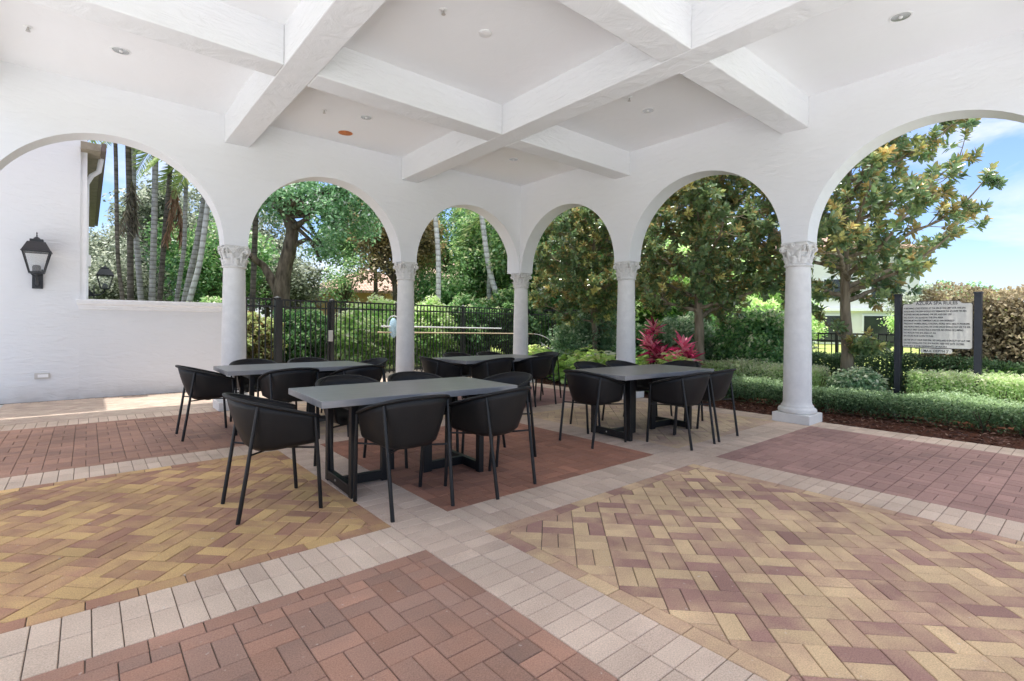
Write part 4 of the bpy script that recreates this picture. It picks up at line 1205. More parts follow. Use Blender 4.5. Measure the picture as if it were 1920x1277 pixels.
# ------------------------------------------------------------------ fences
def picket_panel(a, b_, z0, z1, step, root, name='picket_panel', t=0.022):
    a, b_ = Vector((*a, 0)), Vector((*b_, 0)); L = (b_ - a).length; n = max(1, int(L / step)); m = MB()
    rz = math.atan2((b_ - a).y, (b_ - a).x)
    for k in range(n):
        p = a.lerp(b_, (k + 0.5) / n); m.box((p.x, p.y, (z0 + z1) / 2), (t, t, z1 - z0), rz)
    for z in (z0 + 0.06, z1 - 0.16, z1):
        m.bar((a.x, a.y, z), (b_.x, b_.y, z), 0.04, 0.036)
    return m.build(name, M['fence'], root)
FA, FB = Vector((2.18, 11.45, 0)), Vector((11.75, 12.85, 0))
fdir = (FB - FA).normalized()
def fpt(s): return FA + fdir * s
def fs_at(px):      # distance along the fence seen at photo column px
    lo, hi = 0.0, (FB - FA).length
    for _ in range(40):
        mid = (lo + hi) / 2; q = fpt(mid)
        c, s = math.cos(YAW), math.sin(YAW); r = q.x * c - q.y * s; d = q.x * s + q.y * c
        if 946 + FPX * r / d < px: lo = mid
        else: hi = mid
    return lo
s1, s2, s3 = fs_at(520), fs_at(622), fs_at(744)
fl_ = (FB - FA).length
fence1 = empty('iron_fence', (0, 0, 0)); tag(fence1, 'tall black iron picket fence standing behind the left arcade', 'fence')
gate = empty('iron_gate', (0, 0, 0)); tag(gate, 'black iron picket gate with a latch box, in the tall fence', 'gate')
def post(root, s, w, z): 
    q = fpt(s); m = MB(); m.box((q.x, q.y, z / 2), (w, w, z), math.atan2(fdir.y, fdir.x)); m.lathe([(w * 0.75, z), (w * 0.75, z + 0.015), (0.01, z + 0.05)], (q.x, q.y, 0), 4); m.build('post', M['fence'], root)
for s, w in ((0.03, 0.06), (s1, 0.11), (s2, 0.10), (s3, 0.07), (s3 + 2.4, 0.07), (s3 + 4.8, 0.07), (fl_, 0.07)): post(fence1, s, w, 1.88)
for a, b_ in ((0.06, s1 - 0.06), (s2 + 0.06, s3 - 0.04), (s3 + 0.04, s3 + 2.36), (s3 + 2.44, s3 + 4.76), (s3 + 4.84, fl_ - 0.04)):
    p, q = fpt(a), fpt(b_); picket_panel((p.x, p.y), (q.x, q.y), 0.06, 1.86, 0.115, fence1)
picket_panel((FB.x + 0.03, FB.y - 0.03), (13.2, 11.6), 0.06, 1.86, 0.115, fence1)
p, q = fpt(s1 + 0.10), fpt(s2 - 0.10); picket_panel((p.x, p.y), (q.x, q.y), 0.08, 1.85, 0.115, gate)
for s in (s1 + 0.085, s2 - 0.085):
    m = MB(); q = fpt(s); m.box((q.x, q.y, 0.96), (0.045, 0.045, 1.78), math.atan2(fdir.y, fdir.x)); m.build('stile', M['fence'], gate)
q = fpt(s2 - 0.05); m = MB(); m.box((q.x, q.y - 0.05, 1.05), (0.10, 0.06, 0.26)); m.build('latch', M['hook'], gate, bevel=0.005)
fence2 = empty('iron_fence', (0, 0, 0)); tag(fence2, 'low black iron fence between the hedges and the lawn', 'fence')
for y in np.arange(-4.0, 10.1, 2.0):
    m = MB(); m.box((13.2, float(y), 0.60), (0.06, 0.06, 1.24)); m.build('post', M['fence'], fence2)
for y in np.arange(-4.0, 8.1, 2.0): picket_panel((13.2, float(y) + 0.035), (13.2, float(y) + 1.965), 0.05, 1.2, 0.135, fence2, t=0.02)

# pool poles hung on the fence
def hang(xa, ya, xb, yb, dy=0.10):
    out = []
    for x, y in ((xa, ya), (xb, yb)):
        s = fs_at(x); q = fpt(s); c, sn = math.cos(YAW), math.sin(YAW); d = q.x * sn + q.y * c
        v = at(x, y, d - 0.12); out.append(v)
    return out
a, b_ = hang(715, 612, 940, 616)
m = MB(); m.tube([a, b_], 0.022, 10); tag(m.build('pool_pole', M['polewhite'], smooth=True), 'long white pole hung level on the iron fence', 'pole')
a, b_ = hang(708, 623, 1002, 626)
pp = empty('life_hook', a); tag(pp, 'tan pole with a bare metal loop at its right end, on the fence', 'rescue hook')
m = MB(); m.tube([Vector((0, 0, 0)), b_ - a], 0.020, 10); m.build('pole', M['poletan'], pp, smooth=True)
d0 = b_.x * math.sin(YAW) + b_.y * math.cos(YAW)
loop = [at(x, y, d0 - 0.1) - a for x, y in ((1002, 626), (1012, 628), (1024, 633), (1034, 640), (1039, 647), (1037, 653), (1030, 653), (1022, 648), (1014, 642))]
m = MB(); limb(m, loop, 0.011, 0.009, 6); m.build('hook', M['hook'], pp, smooth=True)
a, b_ = hang(736, 598, 738, 622)
net = empty('pool_net', b_); tag(net, 'pale blue pool skimmer net hung on the fence beside the second column', 'net')
m = MB(); ring = [Vector((0.16 * math.cos(t) * math.cos(-YAW), 0.16 * math.cos(t) * math.sin(-YAW), 0.22 + 0.16 * math.sin(t) * 1.2)) for t in np.linspace(0, 2 * math.pi, 20)]
m.tube(ring, 0.013, 6); m.build('frame', M['polewhite'], net, smooth=True)
m = MB(); m.sphere((0, 0, 0.10), 0.125, 14, 9, (1.0, 0.5, 2.1)); m.build('bag', M['netblue'], net, smooth=True)

# ------------------------------------------------------------------ rules sign
sg = empty('rules_sign', (10.2, 1.75, 0)); tag(sg, 'spa rules notice board between two dark posts among the hedges', 'sign')
SY0, SY1 = 2.22, 1.26          # posts, left and right in the photo
for y in (SY0, SY1):
    m = MB(); m.box((0, y - 1.75, 0.93), (0.11, 0.085, 1.88)); m.box((0, y - 1.75, 1.88), (0.125, 0.10, 0.03)); m.build('post', M['signpost'], sg, bevel=0.004)
yc = (SY0 + SY1) / 2 - 1.75; hw = 0.425
def rounded(pts, r=0.035, n=5):
    out = []
    for i in range(len(pts)):
        p, c, q = Vector(pts[i - 1]), Vector(pts[i]), Vector(pts[(i + 1) % len(pts)])
        u = (p - c).normalized(); w = (q - c).normalized()
        rr = min(r, (p - c).length * 0.45, (q - c).length * 0.45)
        a = c + u * rr; b_ = c + w * rr
        for k in range(n + 1):
            t = k / n; out.append(((1 - t) ** 2 * a + 2 * t * (1 - t) * c + t * t * b_))
    return out
def plate(outline, x0, x1):
    n = len(outline); m = MB()
    m.add([(x0, p[0], p[1]) for p in outline] + [(x1, p[0], p[1]) for p in outline], [list(range(n)), [n + i for i in range(n)][::-1]] + [[i, (i + 1) % n, n + (i + 1) % n, n + i] for i in range(n)])
    return m
ZB, ZT = 1.03, 1.735
outl = rounded([(yc + hw, ZB), (yc - hw, ZB), (yc - hw, ZT), (yc - hw * 0.70, ZT), (yc - hw * 0.62, ZT + 0.038), (yc + hw * 0.62, ZT + 0.038), (yc + hw * 0.70, ZT), (yc + hw, ZT)])
plate(outl, -0.012, 0.012).build('board_edge', M['ink'], sg)
inl = rounded([(yc + hw - 0.008, ZB + 0.008), (yc - hw + 0.008, ZB + 0.008), (yc - hw + 0.008, ZT - 0.008), (yc - hw * 0.70 - 0.005, ZT - 0.008), (yc - hw * 0.62, ZT + 0.030), (yc + hw * 0.62, ZT + 0.030), (yc + hw * 0.70 + 0.005, ZT - 0.008), (yc + hw - 0.008, ZT - 0.008)])
plate(inl, -0.015, -0.010).build('board', M['signwhite'], sg)
dl = rounded([(yc + 0.19, 0.955), (yc - 0.19, 0.955), (yc - 0.19, 1.026), (yc + 0.19, 1.026)], 0.02)
plate(dl, -0.015, 0.010).build('depth_plate', M['signwhite'], sg)
def text(s, size, y_left, z, name, width=None, centre=False, parent=None):
    cu = bpy.data.curves.new('lettering', 'FONT'); cu.body = s; cu.size = size; cu.extrude = 0.0008; cu.offset = 0.0005
    cu.align_x = 'CENTER' if centre else 'LEFT'
    to = bpy.data.objects.new('lettering', cu); col.objects.link(to)
    bpy.context.view_layer.update()
    me = bpy.data.meshes.new_from_object(to.evaluated_get(bpy.context.evaluated_depsgraph_get()))
    bpy.data.objects.remove(to); me.materials.clear(); me.materials.append(M['ink'])
    if width:
        xs = [v.co.x for v in me.vertices]; k = width / (max(xs) - min(xs))
        for v in me.vertices: v.co.x *= k
    o = bpy.data.objects.new(name, me); col.objects.link(o); o.parent = sg
    # text plane: reads along -y, faces -x
    o.matrix_local = Matrix(((0, 0, -1, -0.0165), (-1, 0, 0, y_left), (0, 1, 0, z), (0, 0, 0, 1)))
    return o
text('AZURA SPA RULES', 0.070, yc, ZT - 0.022, 'title_lettering', 0.50, True)
RULES = [('A BATHING LOAD POSTED AT THE SPA IS THE LIMIT FOR THIS SPA', 0.92), ('ADULTS AND CHILDREN SHOULD NOT REMAIN IN THE SPA OVER TEN MIN', 0.93), ('SHOWER BEFORE ENTERING THE SPA AND DRY OFF', 0.72),
         ('NO FOOD OR GLASS IN THE SPA AREA', 0.60), ('MAXIMUM WATER TEMPERATURE IS 104 DEGREES F', 0.76), ('PREGNANT WOMEN, SMALL CHILDREN, PEOPLE WITH HEALTH PROBLEMS', 0.975),
         ('AND PEOPLE USING ALCOHOL OR OTHER DRUGS SHOULD NOT USE THE SPA', 0.985), ('WITHOUT FIRST CONSULTING A DOCTOR. NO DIVING OR JUMPING', 0.89), ('NO PETS IN THE SPA AREA AT ALL', 0.50),
         ('SPA HOURS FROM DAWN TO DUSK', 0.46), ('USE THE SPA AT YOUR OWN RISK. NO LIFEGUARD IS ON DUTY AT ANY TIME', 0.985), ('DO NOT SWALLOW THE SPA WATER. KEEP THE GATE CLOSED', 0.90), ('THIS SPA IS FOR RESIDENTS OF AZURA', 0.66)]
for i, (s, w) in enumerate(RULES):
    text(s, 0.036, yc + hw - 0.022, ZT - 0.088 - i * 0.0487 - (0.016 if i > 9 else 0), 'rule_lettering', w * (2 * hw - 0.04))
text("MAX. DEPTH 3'", 0.052, yc, 0.972, 'depth_lettering', 0.30, True)

# ------------------------------------------------------------------ right garden
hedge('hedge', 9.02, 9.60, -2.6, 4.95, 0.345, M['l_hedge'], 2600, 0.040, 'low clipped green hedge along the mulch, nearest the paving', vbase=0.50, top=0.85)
hedge('hedge', 9.90, 10.65, -2.4, 2.05, 0.66, M['l_hedgelit'], 1700, 0.042, 'clipped pale hedge with a sunlit coloured top in front of the sign posts', vbase=0.52, top=0.6)
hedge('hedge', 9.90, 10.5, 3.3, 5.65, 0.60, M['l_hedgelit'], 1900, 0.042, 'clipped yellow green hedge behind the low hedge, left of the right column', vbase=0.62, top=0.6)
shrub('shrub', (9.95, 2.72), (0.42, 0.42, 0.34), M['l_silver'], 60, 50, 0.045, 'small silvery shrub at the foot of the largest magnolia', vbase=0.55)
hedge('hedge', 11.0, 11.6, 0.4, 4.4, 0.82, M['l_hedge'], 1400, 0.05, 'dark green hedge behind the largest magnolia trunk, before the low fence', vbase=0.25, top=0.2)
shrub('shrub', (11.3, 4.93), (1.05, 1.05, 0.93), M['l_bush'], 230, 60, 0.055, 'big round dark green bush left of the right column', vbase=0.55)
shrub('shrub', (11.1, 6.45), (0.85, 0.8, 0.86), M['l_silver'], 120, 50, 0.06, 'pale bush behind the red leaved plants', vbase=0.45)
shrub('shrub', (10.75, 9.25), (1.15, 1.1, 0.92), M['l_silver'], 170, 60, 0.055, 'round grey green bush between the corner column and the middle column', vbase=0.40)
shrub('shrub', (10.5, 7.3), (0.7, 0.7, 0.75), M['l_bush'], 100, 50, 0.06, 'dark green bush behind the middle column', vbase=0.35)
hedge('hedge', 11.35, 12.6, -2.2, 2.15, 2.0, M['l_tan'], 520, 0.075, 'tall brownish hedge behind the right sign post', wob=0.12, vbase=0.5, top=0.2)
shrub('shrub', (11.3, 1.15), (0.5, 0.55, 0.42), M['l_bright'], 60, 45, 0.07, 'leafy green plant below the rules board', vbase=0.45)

magnolia((10.45, 3.0), 6.3, 2.2, 2.05, 44, 'largest magnolia, rust backed leaves, beside the rules sign', 0.125, bias=(R(-60), 0.15), seed=5, dens=0.66,
         low_spray=[(26, 1.0, 0.95, -0.2, -0.42, 1.10), (9, 0.8, 1.1, -0.25, 0.5, 1.75)])
magnolia((10.1, 5.62), 6.2, 1.95, 1.75, 46, 'magnolia standing behind the arch between the middle and right columns', 0.135, seed=8, dens=1.1)
magnolia((10.2, 8.62), 6.0, 1.85, 1.55, 44, 'magnolia with crossing bare twigs behind the arch right of the corner column', 0.085, seed=12, dens=1.1)

# red ti plants
def ti_plant(x, y, heads, label):
    root = empty('ti_plant', (x, y, 0)); tag(root, label, 'plant', 'red ti plants in the bed')
    parts = []
    for (dx, dy, z, ln) in heads:
        m = MB(); m.tube([(0, 0, -0.05), (dx * 0.6, dy * 0.6, z * 0.6), (dx, dy, z)], [0.018, 0.015, 0.012], 6); m.build('stem', M['b_oak'], root, smooth=True)
        n = 19; k = np.arange(n); a = k * 2.39996 + rng.uniform(0, 6); op = 0.15 + 1.35 * (1 - k / n)
        D = np.stack([np.cos(a) * np.sin(op), np.sin(a) * np.sin(op), np.cos(op)], 1) + rng.normal(0, 0.08, (n, 3))
        Nn = np.stack([-np.cos(a) * np.cos(op), -np.sin(a) * np.cos(op), np.sin(op)], 1)
        P = np.stack([np.full(n, dx), np.full(n, dy), z + 0.10 * k / n], 1)
        parts.append(leaves(P, D, Nn, ln * rng.uniform(0.75, 1.1, n), ln * 0.22, np.clip(rng.normal(0.5, 0.34, n), 0, 1), True, 0.15, 0.25))
    V, Q, A = pack(parts); fast_mesh('foliage', V, Q, M['l_ti'], A, root)
ti_plant(9.15, 6.12, [(0, 0, 1.18, 0.32), (0.03, 0.14, 0.92, 0.32), (-0.1, -0.05, 0.78, 0.34)], 'tall crimson ti plant right beside the middle column')
ti_plant(9.05, 5.86, [(0, 0, 0.66, 0.34), (-0.05, 0.1, 0.60, 0.30)], 'middle crimson ti plant, lowest of the three')
ti_plant(9.10, 5.42, [(0, 0, 0.82, 0.38), (0.02, -0.12, 0.62, 0.34), (0, 0.10, 0.58, 0.32)], 'right crimson ti plant with a spear of new leaf, beside a magnolia trunk')

# leafy light green ground cover
def groundcover(name, boxes, mat, leaf, n_m2, label, hmax):
    parts = []
    for (x0, x1, y0, y1) in boxes:
        n = int((x1 - x0) * (y1 - y0) * n_m2)
        P = np.stack([rng.uniform(x0, x1, n), rng.uniform(y0, y1, n), np.zeros(n)], 1)
        hh = hmax * (0.55 + 0.45 * np.sin(P[:, 0] * 4.1 + 1) * np.sin(P[:, 1] * 3.3)) * rng.uniform(0.35, 1.0, n)
        P[:, 2] = np.abs(hh)
        a = rng.uniform(0, 6.28, n)
        D = np.stack([np.cos(a), np.sin(a), rng.normal(0.1, 0.3, n)], 1); Nn = unit(np.stack([rng.normal(0, 0.4, n), rng.normal(0, 0.4, n), np.ones(n)], 1))
        L = leaf * rng.uniform(0.6, 1.3, n)
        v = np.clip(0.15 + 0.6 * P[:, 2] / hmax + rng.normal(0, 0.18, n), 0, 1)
        parts.append(leaves(P, D, Nn, L, L * 0.62, v, True, 0.12, 0.15))
    V, Q, A = pack(parts); o = fast_mesh(name, V, Q, mat, A); tag(o, label, 'ground cover', kind='stuff')
groundcover('ground_cover', [(8.42, 9.3, 5.05, 8.6), (8.5, 10.0, 8.6, 10.2), (9.3, 9.9, 5.6, 8.2)], M['l_croton'], 0.17, 850, 'light green broad leaved ground cover filling the bed by the columns', 0.86)
# mulch chips: loose bark pieces over the bed
n = 5200
P = np.stack([rng.uniform(8.04, 9.6, n), rng.uniform(-1.5, 9.6, n), rng.uniform(-0.015, 0.006, n)], 1)
a = rng.uniform(0, 6.28, n)
V, Q, A = leaves(P, np.stack([np.cos(a), np.sin(a), rng.normal(0, 0.25, n)], 1), unit(np.stack([rng.normal(0, 0.5, n), rng.normal(0, 0.5, n), np.ones(n)], 1)), rng.uniform(0.03, 0.10, n), rng.uniform(0.012, 0.028, n), rng.uniform(0, 1, n), False)
M['chip'] = leaf_mat('mulch_chip', [(0.0, (0.035, 0.015, 0.010)), (0.6, (0.13, 0.05, 0.03)), (0.93, (0.20, 0.09, 0.055)), (1.0, (0.38, 0.26, 0.17))], 0.0, 0.9)
o = fast_mesh('mulch_chips', V, Q, M['chip'], A); o.name = 'bark_mulch'; tag(o, 'loose reddish bark mulch chips along the paving edge', 'mulch', kind='stuff')

# ------------------------------------------------------------------ behind the fence, left
PG = 'palms behind the low wall, seen through the left arch'
palm([(229.7, 559), (221, 475), (217.7, 305), (215, 225)], 15.5, 0.055, M['b_palmdark'], 'thinnest grey palm trunk, leftmost of the palms through the left arch', 7, 1.9, group=PG)
palm([(244.7, 508), (244, 405), (241, 290), (240, 215)], 16.5, 0.085, M['b_palmdark'], 'brown palm trunk with a withered grey skirt of fronds', 8, 2.1, dead=[(248, 340, 1.7, 'l_deadgrey', 1.3)], group=PG)
palm([(260, 498), (251.5, 385), (250, 277), (249, 205)], 17.5, 0.085, M['b_palm'], 'grey palm trunk just right of the withered skirt', 8, 2.1, group=PG)
palm([(287, 503), (290, 400), (291.6, 292), (292, 215)], 16.0, 0.085, M['b_palm'], 'straight pale ringed palm trunk in the middle of the left arch', 8, 2.1, group=PG)
palm([(304, 505), (310, 425), (318, 340), (322, 260)], 17.0, 0.075, M['b_palmdark'], 'dark palm trunk with a reddish dead frond hanging down', 7, 2.0, dead=[(326, 340, 2.0, 'l_dead', 0.75)], group=PG)
palm([(337, 525), (345.5, 463), (348, 385), (350, 300)], 16.5, 0.065, M['b_palm'], 'slim grey palm trunk right of the reddish dead frond', 7, 2.0, group=PG)
palm([(353, 533), (368, 463), (383, 375), (396, 290)], 15.5, 0.085, M['b_palm'], 'leaning grey palm trunk, left of the leaning pair', 8, 2.0, group=PG)
palm([(358, 555), (375.6, 488), (390, 380), (400, 300)], 14.8, 0.075, M['b_palmwhite'], 'leaning whitish palm trunk, right of the leaning pair', 8, 2.0, group=PG)
palm([(474, 558), (477, 480), (480, 395), (482, 300)], 16.0, 0.085, M['b_palmdark'], 'dark upright palm trunk right of the left column', 8, 2.1, group='palms behind the iron fence')
palm([(822, 576), (822, 480), (816, 400), (812, 330)], 17.5, 0.085, M['b_palmwhite'], 'upright white palm trunk through the corner left arch', 8, 2.2, group='palms behind the iron fence')
palm([(917, 576), (918, 520), (921, 470), (924, 400)], 19.5, 0.095, M['b_palmwhite'], 'upright white palm trunk crossed by a leaning one', 7, 2.2, group='palms behind the iron fence')
palm([(941, 578), (919, 510), (904, 407), (896, 330)], 18.0, 0.10, M['b_palmwhite'], 'white palm trunk leaning left across its neighbour', 8, 2.2, group='palms behind the iron fence')

D_OAK = 15.0
ob = at(527, 575, D_OAK); ob.z = 0
def oq(x, y, dd=0): 
    v = at(x, y, D_OAK + dd); return (v.x - ob.x, v.y - ob.y, v.z)
oak_trunk = [(0, 0, -0.1), oq(527, 560), oq(533, 510), oq(546, 455), oq(548, 430), oq(540, 405)]
limbs = [([oq(520, 545), oq(508, 522), oq(494, 500), oq(471, 481, -0.3)], 0.16, 0.09), ([oq(471, 481, -0.3), oq(440, 440, -0.6), oq(420, 400, -0.9)], 0.09, 0.05),
         ([oq(548, 462), oq(560, 455), oq(580, 451, -0.4), oq(592, 470, -0.5), oq(602, 492, -0.5)], 0.10, 0.03),
         ([oq(546, 428), oq(530, 392), oq(522, 372), oq(545, 352), oq(568, 336), oq(600, 300)], 0.14, 0.05), ([oq(550, 428), oq(565, 418, -0.3), oq(600, 395, -0.6), oq(650, 360, -0.8)], 0.12, 0.03),
         ([oq(526, 385), oq(505, 350), oq(490, 310)], 0.08, 0.03)]
cs = []
for (x, y, dd, r) in ((540, 350, -0.6, 0.9), (600, 370, -1.0, 1.0), (655, 375, -0.6, 0.9), (620, 420, -0.8, 0.75), (680, 420, 0.2, 0.8), (510, 390, 0.4, 0.6), (575, 310, -0.5, 1.1), (660, 320, -0.4, 1.1), (605, 465, -0.4, 0.35), (470, 330, -0.4, 0.9)):
    q = oq(x, y, dd); cs.append((q[0], q[1], q[2], r, r, r * 0.8))
crown_tree('oak_tree', (ob.x, ob.y), oak_trunk, 0.27, 0.15, cs, 26, 60, 0.085, M['l_oak'], M['b_oak'], 'spreading oak with a forked dark trunk behind the iron fence', (0.25, 0.5), limbs, vbase=0.45)

def simple_tree(x, d, H_, Rc, mat, label, K=34, per=60, leaf=0.11, y=575, bm='b_oak', name='broadleaf_tree', zc=0.62, group='trees beyond the garden', tr=0.13, sz=(0.35, 0.75), vbase=0.45):
    b0 = at(x, y, d); b0.z = 0
    cs = [(0, 0, H_ * zc, Rc, Rc, H_ * (1 - zc))]
    for k in range(5):
        a = k * 1.3 + rng.uniform(0, 1)
        cs.append((math.cos(a) * Rc * 0.7, math.sin(a) * Rc * 0.7, H_ * (zc + rng.uniform(-0.2, 0.15)), Rc * 0.5, Rc * 0.5, H_ * 0.16))
    return crown_tree(name, (b0.x, b0.y), [(0, 0, -0.1), (0.05, 0.05, H_ * 0.2), (-0.05, 0, H_ * 0.42)], tr, tr * 0.7, cs, K, per, leaf, mat, M[bm], label, sz, group=group, vbase=vbase)
# left arch
simple_tree(190, 24, 6.0, 2.4, M['l_olive'], 'pale olive tree low behind the leftmost palm trunk', 30, 60, 0.13)
simple_tree(270, 30, 7.2, 3.0, M['l_olive'], 'large pale olive tree far behind the palm trunks', 30, 60, 0.16)
simple_tree(340, 21, 8.0, 2.0, M['l_olive'], 'dull green tree behind the reddish dead frond', 26, 60, 0.12, vbase=0.3)
simple_tree(405, 20, 5.6, 1.9, M['l_bush'], 'green tree just left of the left column', 36, 60, 0.11)
simple_tree(365, 26, 9.0, 3.0, M['l_olive'], 'tall grey green tree above the leaning palm trunks', 26, 60, 0.15)
simple_tree(232, 21, 4.2, 1.7, M['l_olive'], 'small silvery tree between lantern and palms', 34, 60, 0.11)
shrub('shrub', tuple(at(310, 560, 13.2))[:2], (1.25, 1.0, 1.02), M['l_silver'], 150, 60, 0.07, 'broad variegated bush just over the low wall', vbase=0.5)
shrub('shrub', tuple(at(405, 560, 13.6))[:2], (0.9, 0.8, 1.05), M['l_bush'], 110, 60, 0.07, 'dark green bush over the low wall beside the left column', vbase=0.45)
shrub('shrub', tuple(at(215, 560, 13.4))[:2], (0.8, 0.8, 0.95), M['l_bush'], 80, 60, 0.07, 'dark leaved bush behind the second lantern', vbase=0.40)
# second arch
simple_tree(500, 24, 7.5, 2.4, M['l_olive'], 'grey leaved tree behind the oak trunk', 30, 60, 0.13)
simple_tree(515, 27, 5.2, 1.7, M['l_olive'], 'small grey tree right of the oak trunk', 22, 40, 0.13)
simple_tree(742, 19, 7.0, 1.45, M['l_bronze'], 'bronze leaved tree left of the second column', 34, 60, 0.11, zc=0.64)
simple_tree(705, 24, 9.4, 2.4, M['l_dark'], 'tall dark tree behind the bronze leaved one', 30, 60, 0.13, zc=0.78)
simple_tree(648, 21, 5.0, 0.8, M['l_dark'], 'thin young tree in front of the terracotta roof', 10, 40, 0.10, tr=0.06, zc=0.7)
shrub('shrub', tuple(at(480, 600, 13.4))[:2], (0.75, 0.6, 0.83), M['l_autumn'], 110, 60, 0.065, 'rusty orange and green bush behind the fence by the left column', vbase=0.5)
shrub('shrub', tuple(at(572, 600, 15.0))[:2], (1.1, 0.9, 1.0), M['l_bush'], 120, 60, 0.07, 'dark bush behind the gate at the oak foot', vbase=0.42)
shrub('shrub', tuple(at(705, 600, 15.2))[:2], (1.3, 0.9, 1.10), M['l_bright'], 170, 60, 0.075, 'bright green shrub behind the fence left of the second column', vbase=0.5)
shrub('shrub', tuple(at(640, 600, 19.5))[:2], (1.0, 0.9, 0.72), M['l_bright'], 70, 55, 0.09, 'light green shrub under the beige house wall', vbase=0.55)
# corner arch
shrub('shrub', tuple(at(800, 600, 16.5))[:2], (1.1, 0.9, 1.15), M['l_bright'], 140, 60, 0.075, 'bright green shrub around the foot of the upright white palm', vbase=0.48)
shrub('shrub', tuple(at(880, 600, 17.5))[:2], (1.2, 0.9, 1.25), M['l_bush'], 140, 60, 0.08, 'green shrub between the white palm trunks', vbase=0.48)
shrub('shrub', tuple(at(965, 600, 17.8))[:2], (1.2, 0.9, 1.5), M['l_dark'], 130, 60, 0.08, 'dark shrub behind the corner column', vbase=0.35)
simple_tree(850, 24, 9.0, 2.1, M['l_dark'], 'dense green tree at the top of the corner left arch', 34, 70, 0.12, zc=0.66)
simple_tree(955, 21, 7.6, 2.0, M['l_dark'], 'dense glossy tree right of the leaning white palm', 44, 70, 0.12)
simple_tree(842, 20, 4.3, 1.35, M['l_bush'], 'low dark tree in front of the peach roof', 36, 60, 0.10)
# right arcade background
simple_tree(1040, 19.5, 8.0, 2.6, M['l_dark'], 'dense dark tree behind the leftmost magnolia', 44, 70, 0.12)
simple_tree(1130, 24, 8.5, 3.0, M['l_bush'], 'tall green tree between the first two magnolias', 34, 60, 0.13)
simple_tree(1225, 19, 5.2, 1.8, M['l_bright'], 'light green tree right of the middle column', 40, 60, 0.11)
simple_tree(1260, 28, 8.0, 3.2, M['l_olive'], 'pale tree far behind the ti plants', 30, 60, 0.15)
simple_tree(1440, 24, 4.2, 1.7, M['l_bright'], 'low green tree beyond the lawn behind the round bush', 34, 60, 0.12)
simple_tree(1370, 30, 5.5, 2.4, M['l_olive'], 'pale tree beyond the lawn between magnolias', 28, 60, 0.15)
simple_tree(1512, 33, 2.0, 0.8, M['l_bright'], 'small yellow green tree in front of the white building', 28, 50, 0.12)
simple_tree(1712, 36, 2.4, 1.2, M['l_bright'], 'light round tree beyond the lawn behind the sign', 28, 50, 0.14)
simple_tree(1780, 34, 4.6, 2.2, M['l_bush'], 'dark round tree far off above the sign', 30, 60, 0.16)
simple_tree(1745, 26, 3.6, 1.3, M['l_olive'], 'small olive tree behind the top of the sign', 30, 50, 0.12)

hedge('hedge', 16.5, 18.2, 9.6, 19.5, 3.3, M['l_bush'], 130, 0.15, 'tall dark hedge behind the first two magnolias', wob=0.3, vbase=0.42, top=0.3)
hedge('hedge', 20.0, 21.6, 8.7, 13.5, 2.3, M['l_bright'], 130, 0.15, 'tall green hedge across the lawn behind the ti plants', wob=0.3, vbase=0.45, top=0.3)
simple_tree(1000, 21, 7.5, 2.2, M['l_dark'], 'dark glossy tree straight behind the corner column', 40, 60, 0.12, zc=0.5)
simple_tree(1090, 21, 6.2, 2.2, M['l_bush'], 'middle green tree low behind the leftmost magnolia', 40, 60, 0.12, zc=0.5)
simple_tree(1180, 25, 7.4, 2.8, M['l_dark'], 'dark tree behind the middle column', 36, 60, 0.14, zc=0.5)
simple_tree(1330, 26, 7.0, 2.8, M['l_bright'], 'broad green tree behind the middle magnolia trunk', 36, 60, 0.14, zc=0.5)
# ------------------------------------------------------------------ houses beyond
def tiled_roof(m, x0, x1, y0, y1, z, rise, over=0.5):
    x0 -= over; x1 += over; y0 -= over; y1 += over
    w = min(x1 - x0, y1 - y0) / 2
    if x1 - x0 > y1 - y0: a, b_ = (x0 + w, (y0 + y1) / 2), (x1 - w, (y0 + y1) / 2)
    else: a, b_ = ((x0 + x1) / 2, y0 + w), ((x0 + x1) / 2, y1 - w)
    vs = [(x0, y0, z), (x1, y0, z), (x1, y1, z), (x0, y1, z), (x0, y0, z + 0.12), (x1, y0, z + 0.12), (x1, y1, z + 0.12), (x0, y1, z + 0.12), (a[0], a[1], z + rise), (b_[0], b_[1], z + rise)]
    fs = [[0, 3, 2, 1], [0, 1, 5, 4], [1, 2, 6, 5], [2, 3, 7, 6], [3, 0, 4, 7]]
    fs += ([[4, 5, 9, 8], [5, 6, 9], [6, 7, 8, 9], [7, 4, 8]] if x1 - x0 > y1 - y0 else [[4, 5, 8], [5, 6, 9, 8], [6, 7, 9], [7, 4, 8, 9]])
    m.add(vs, fs)
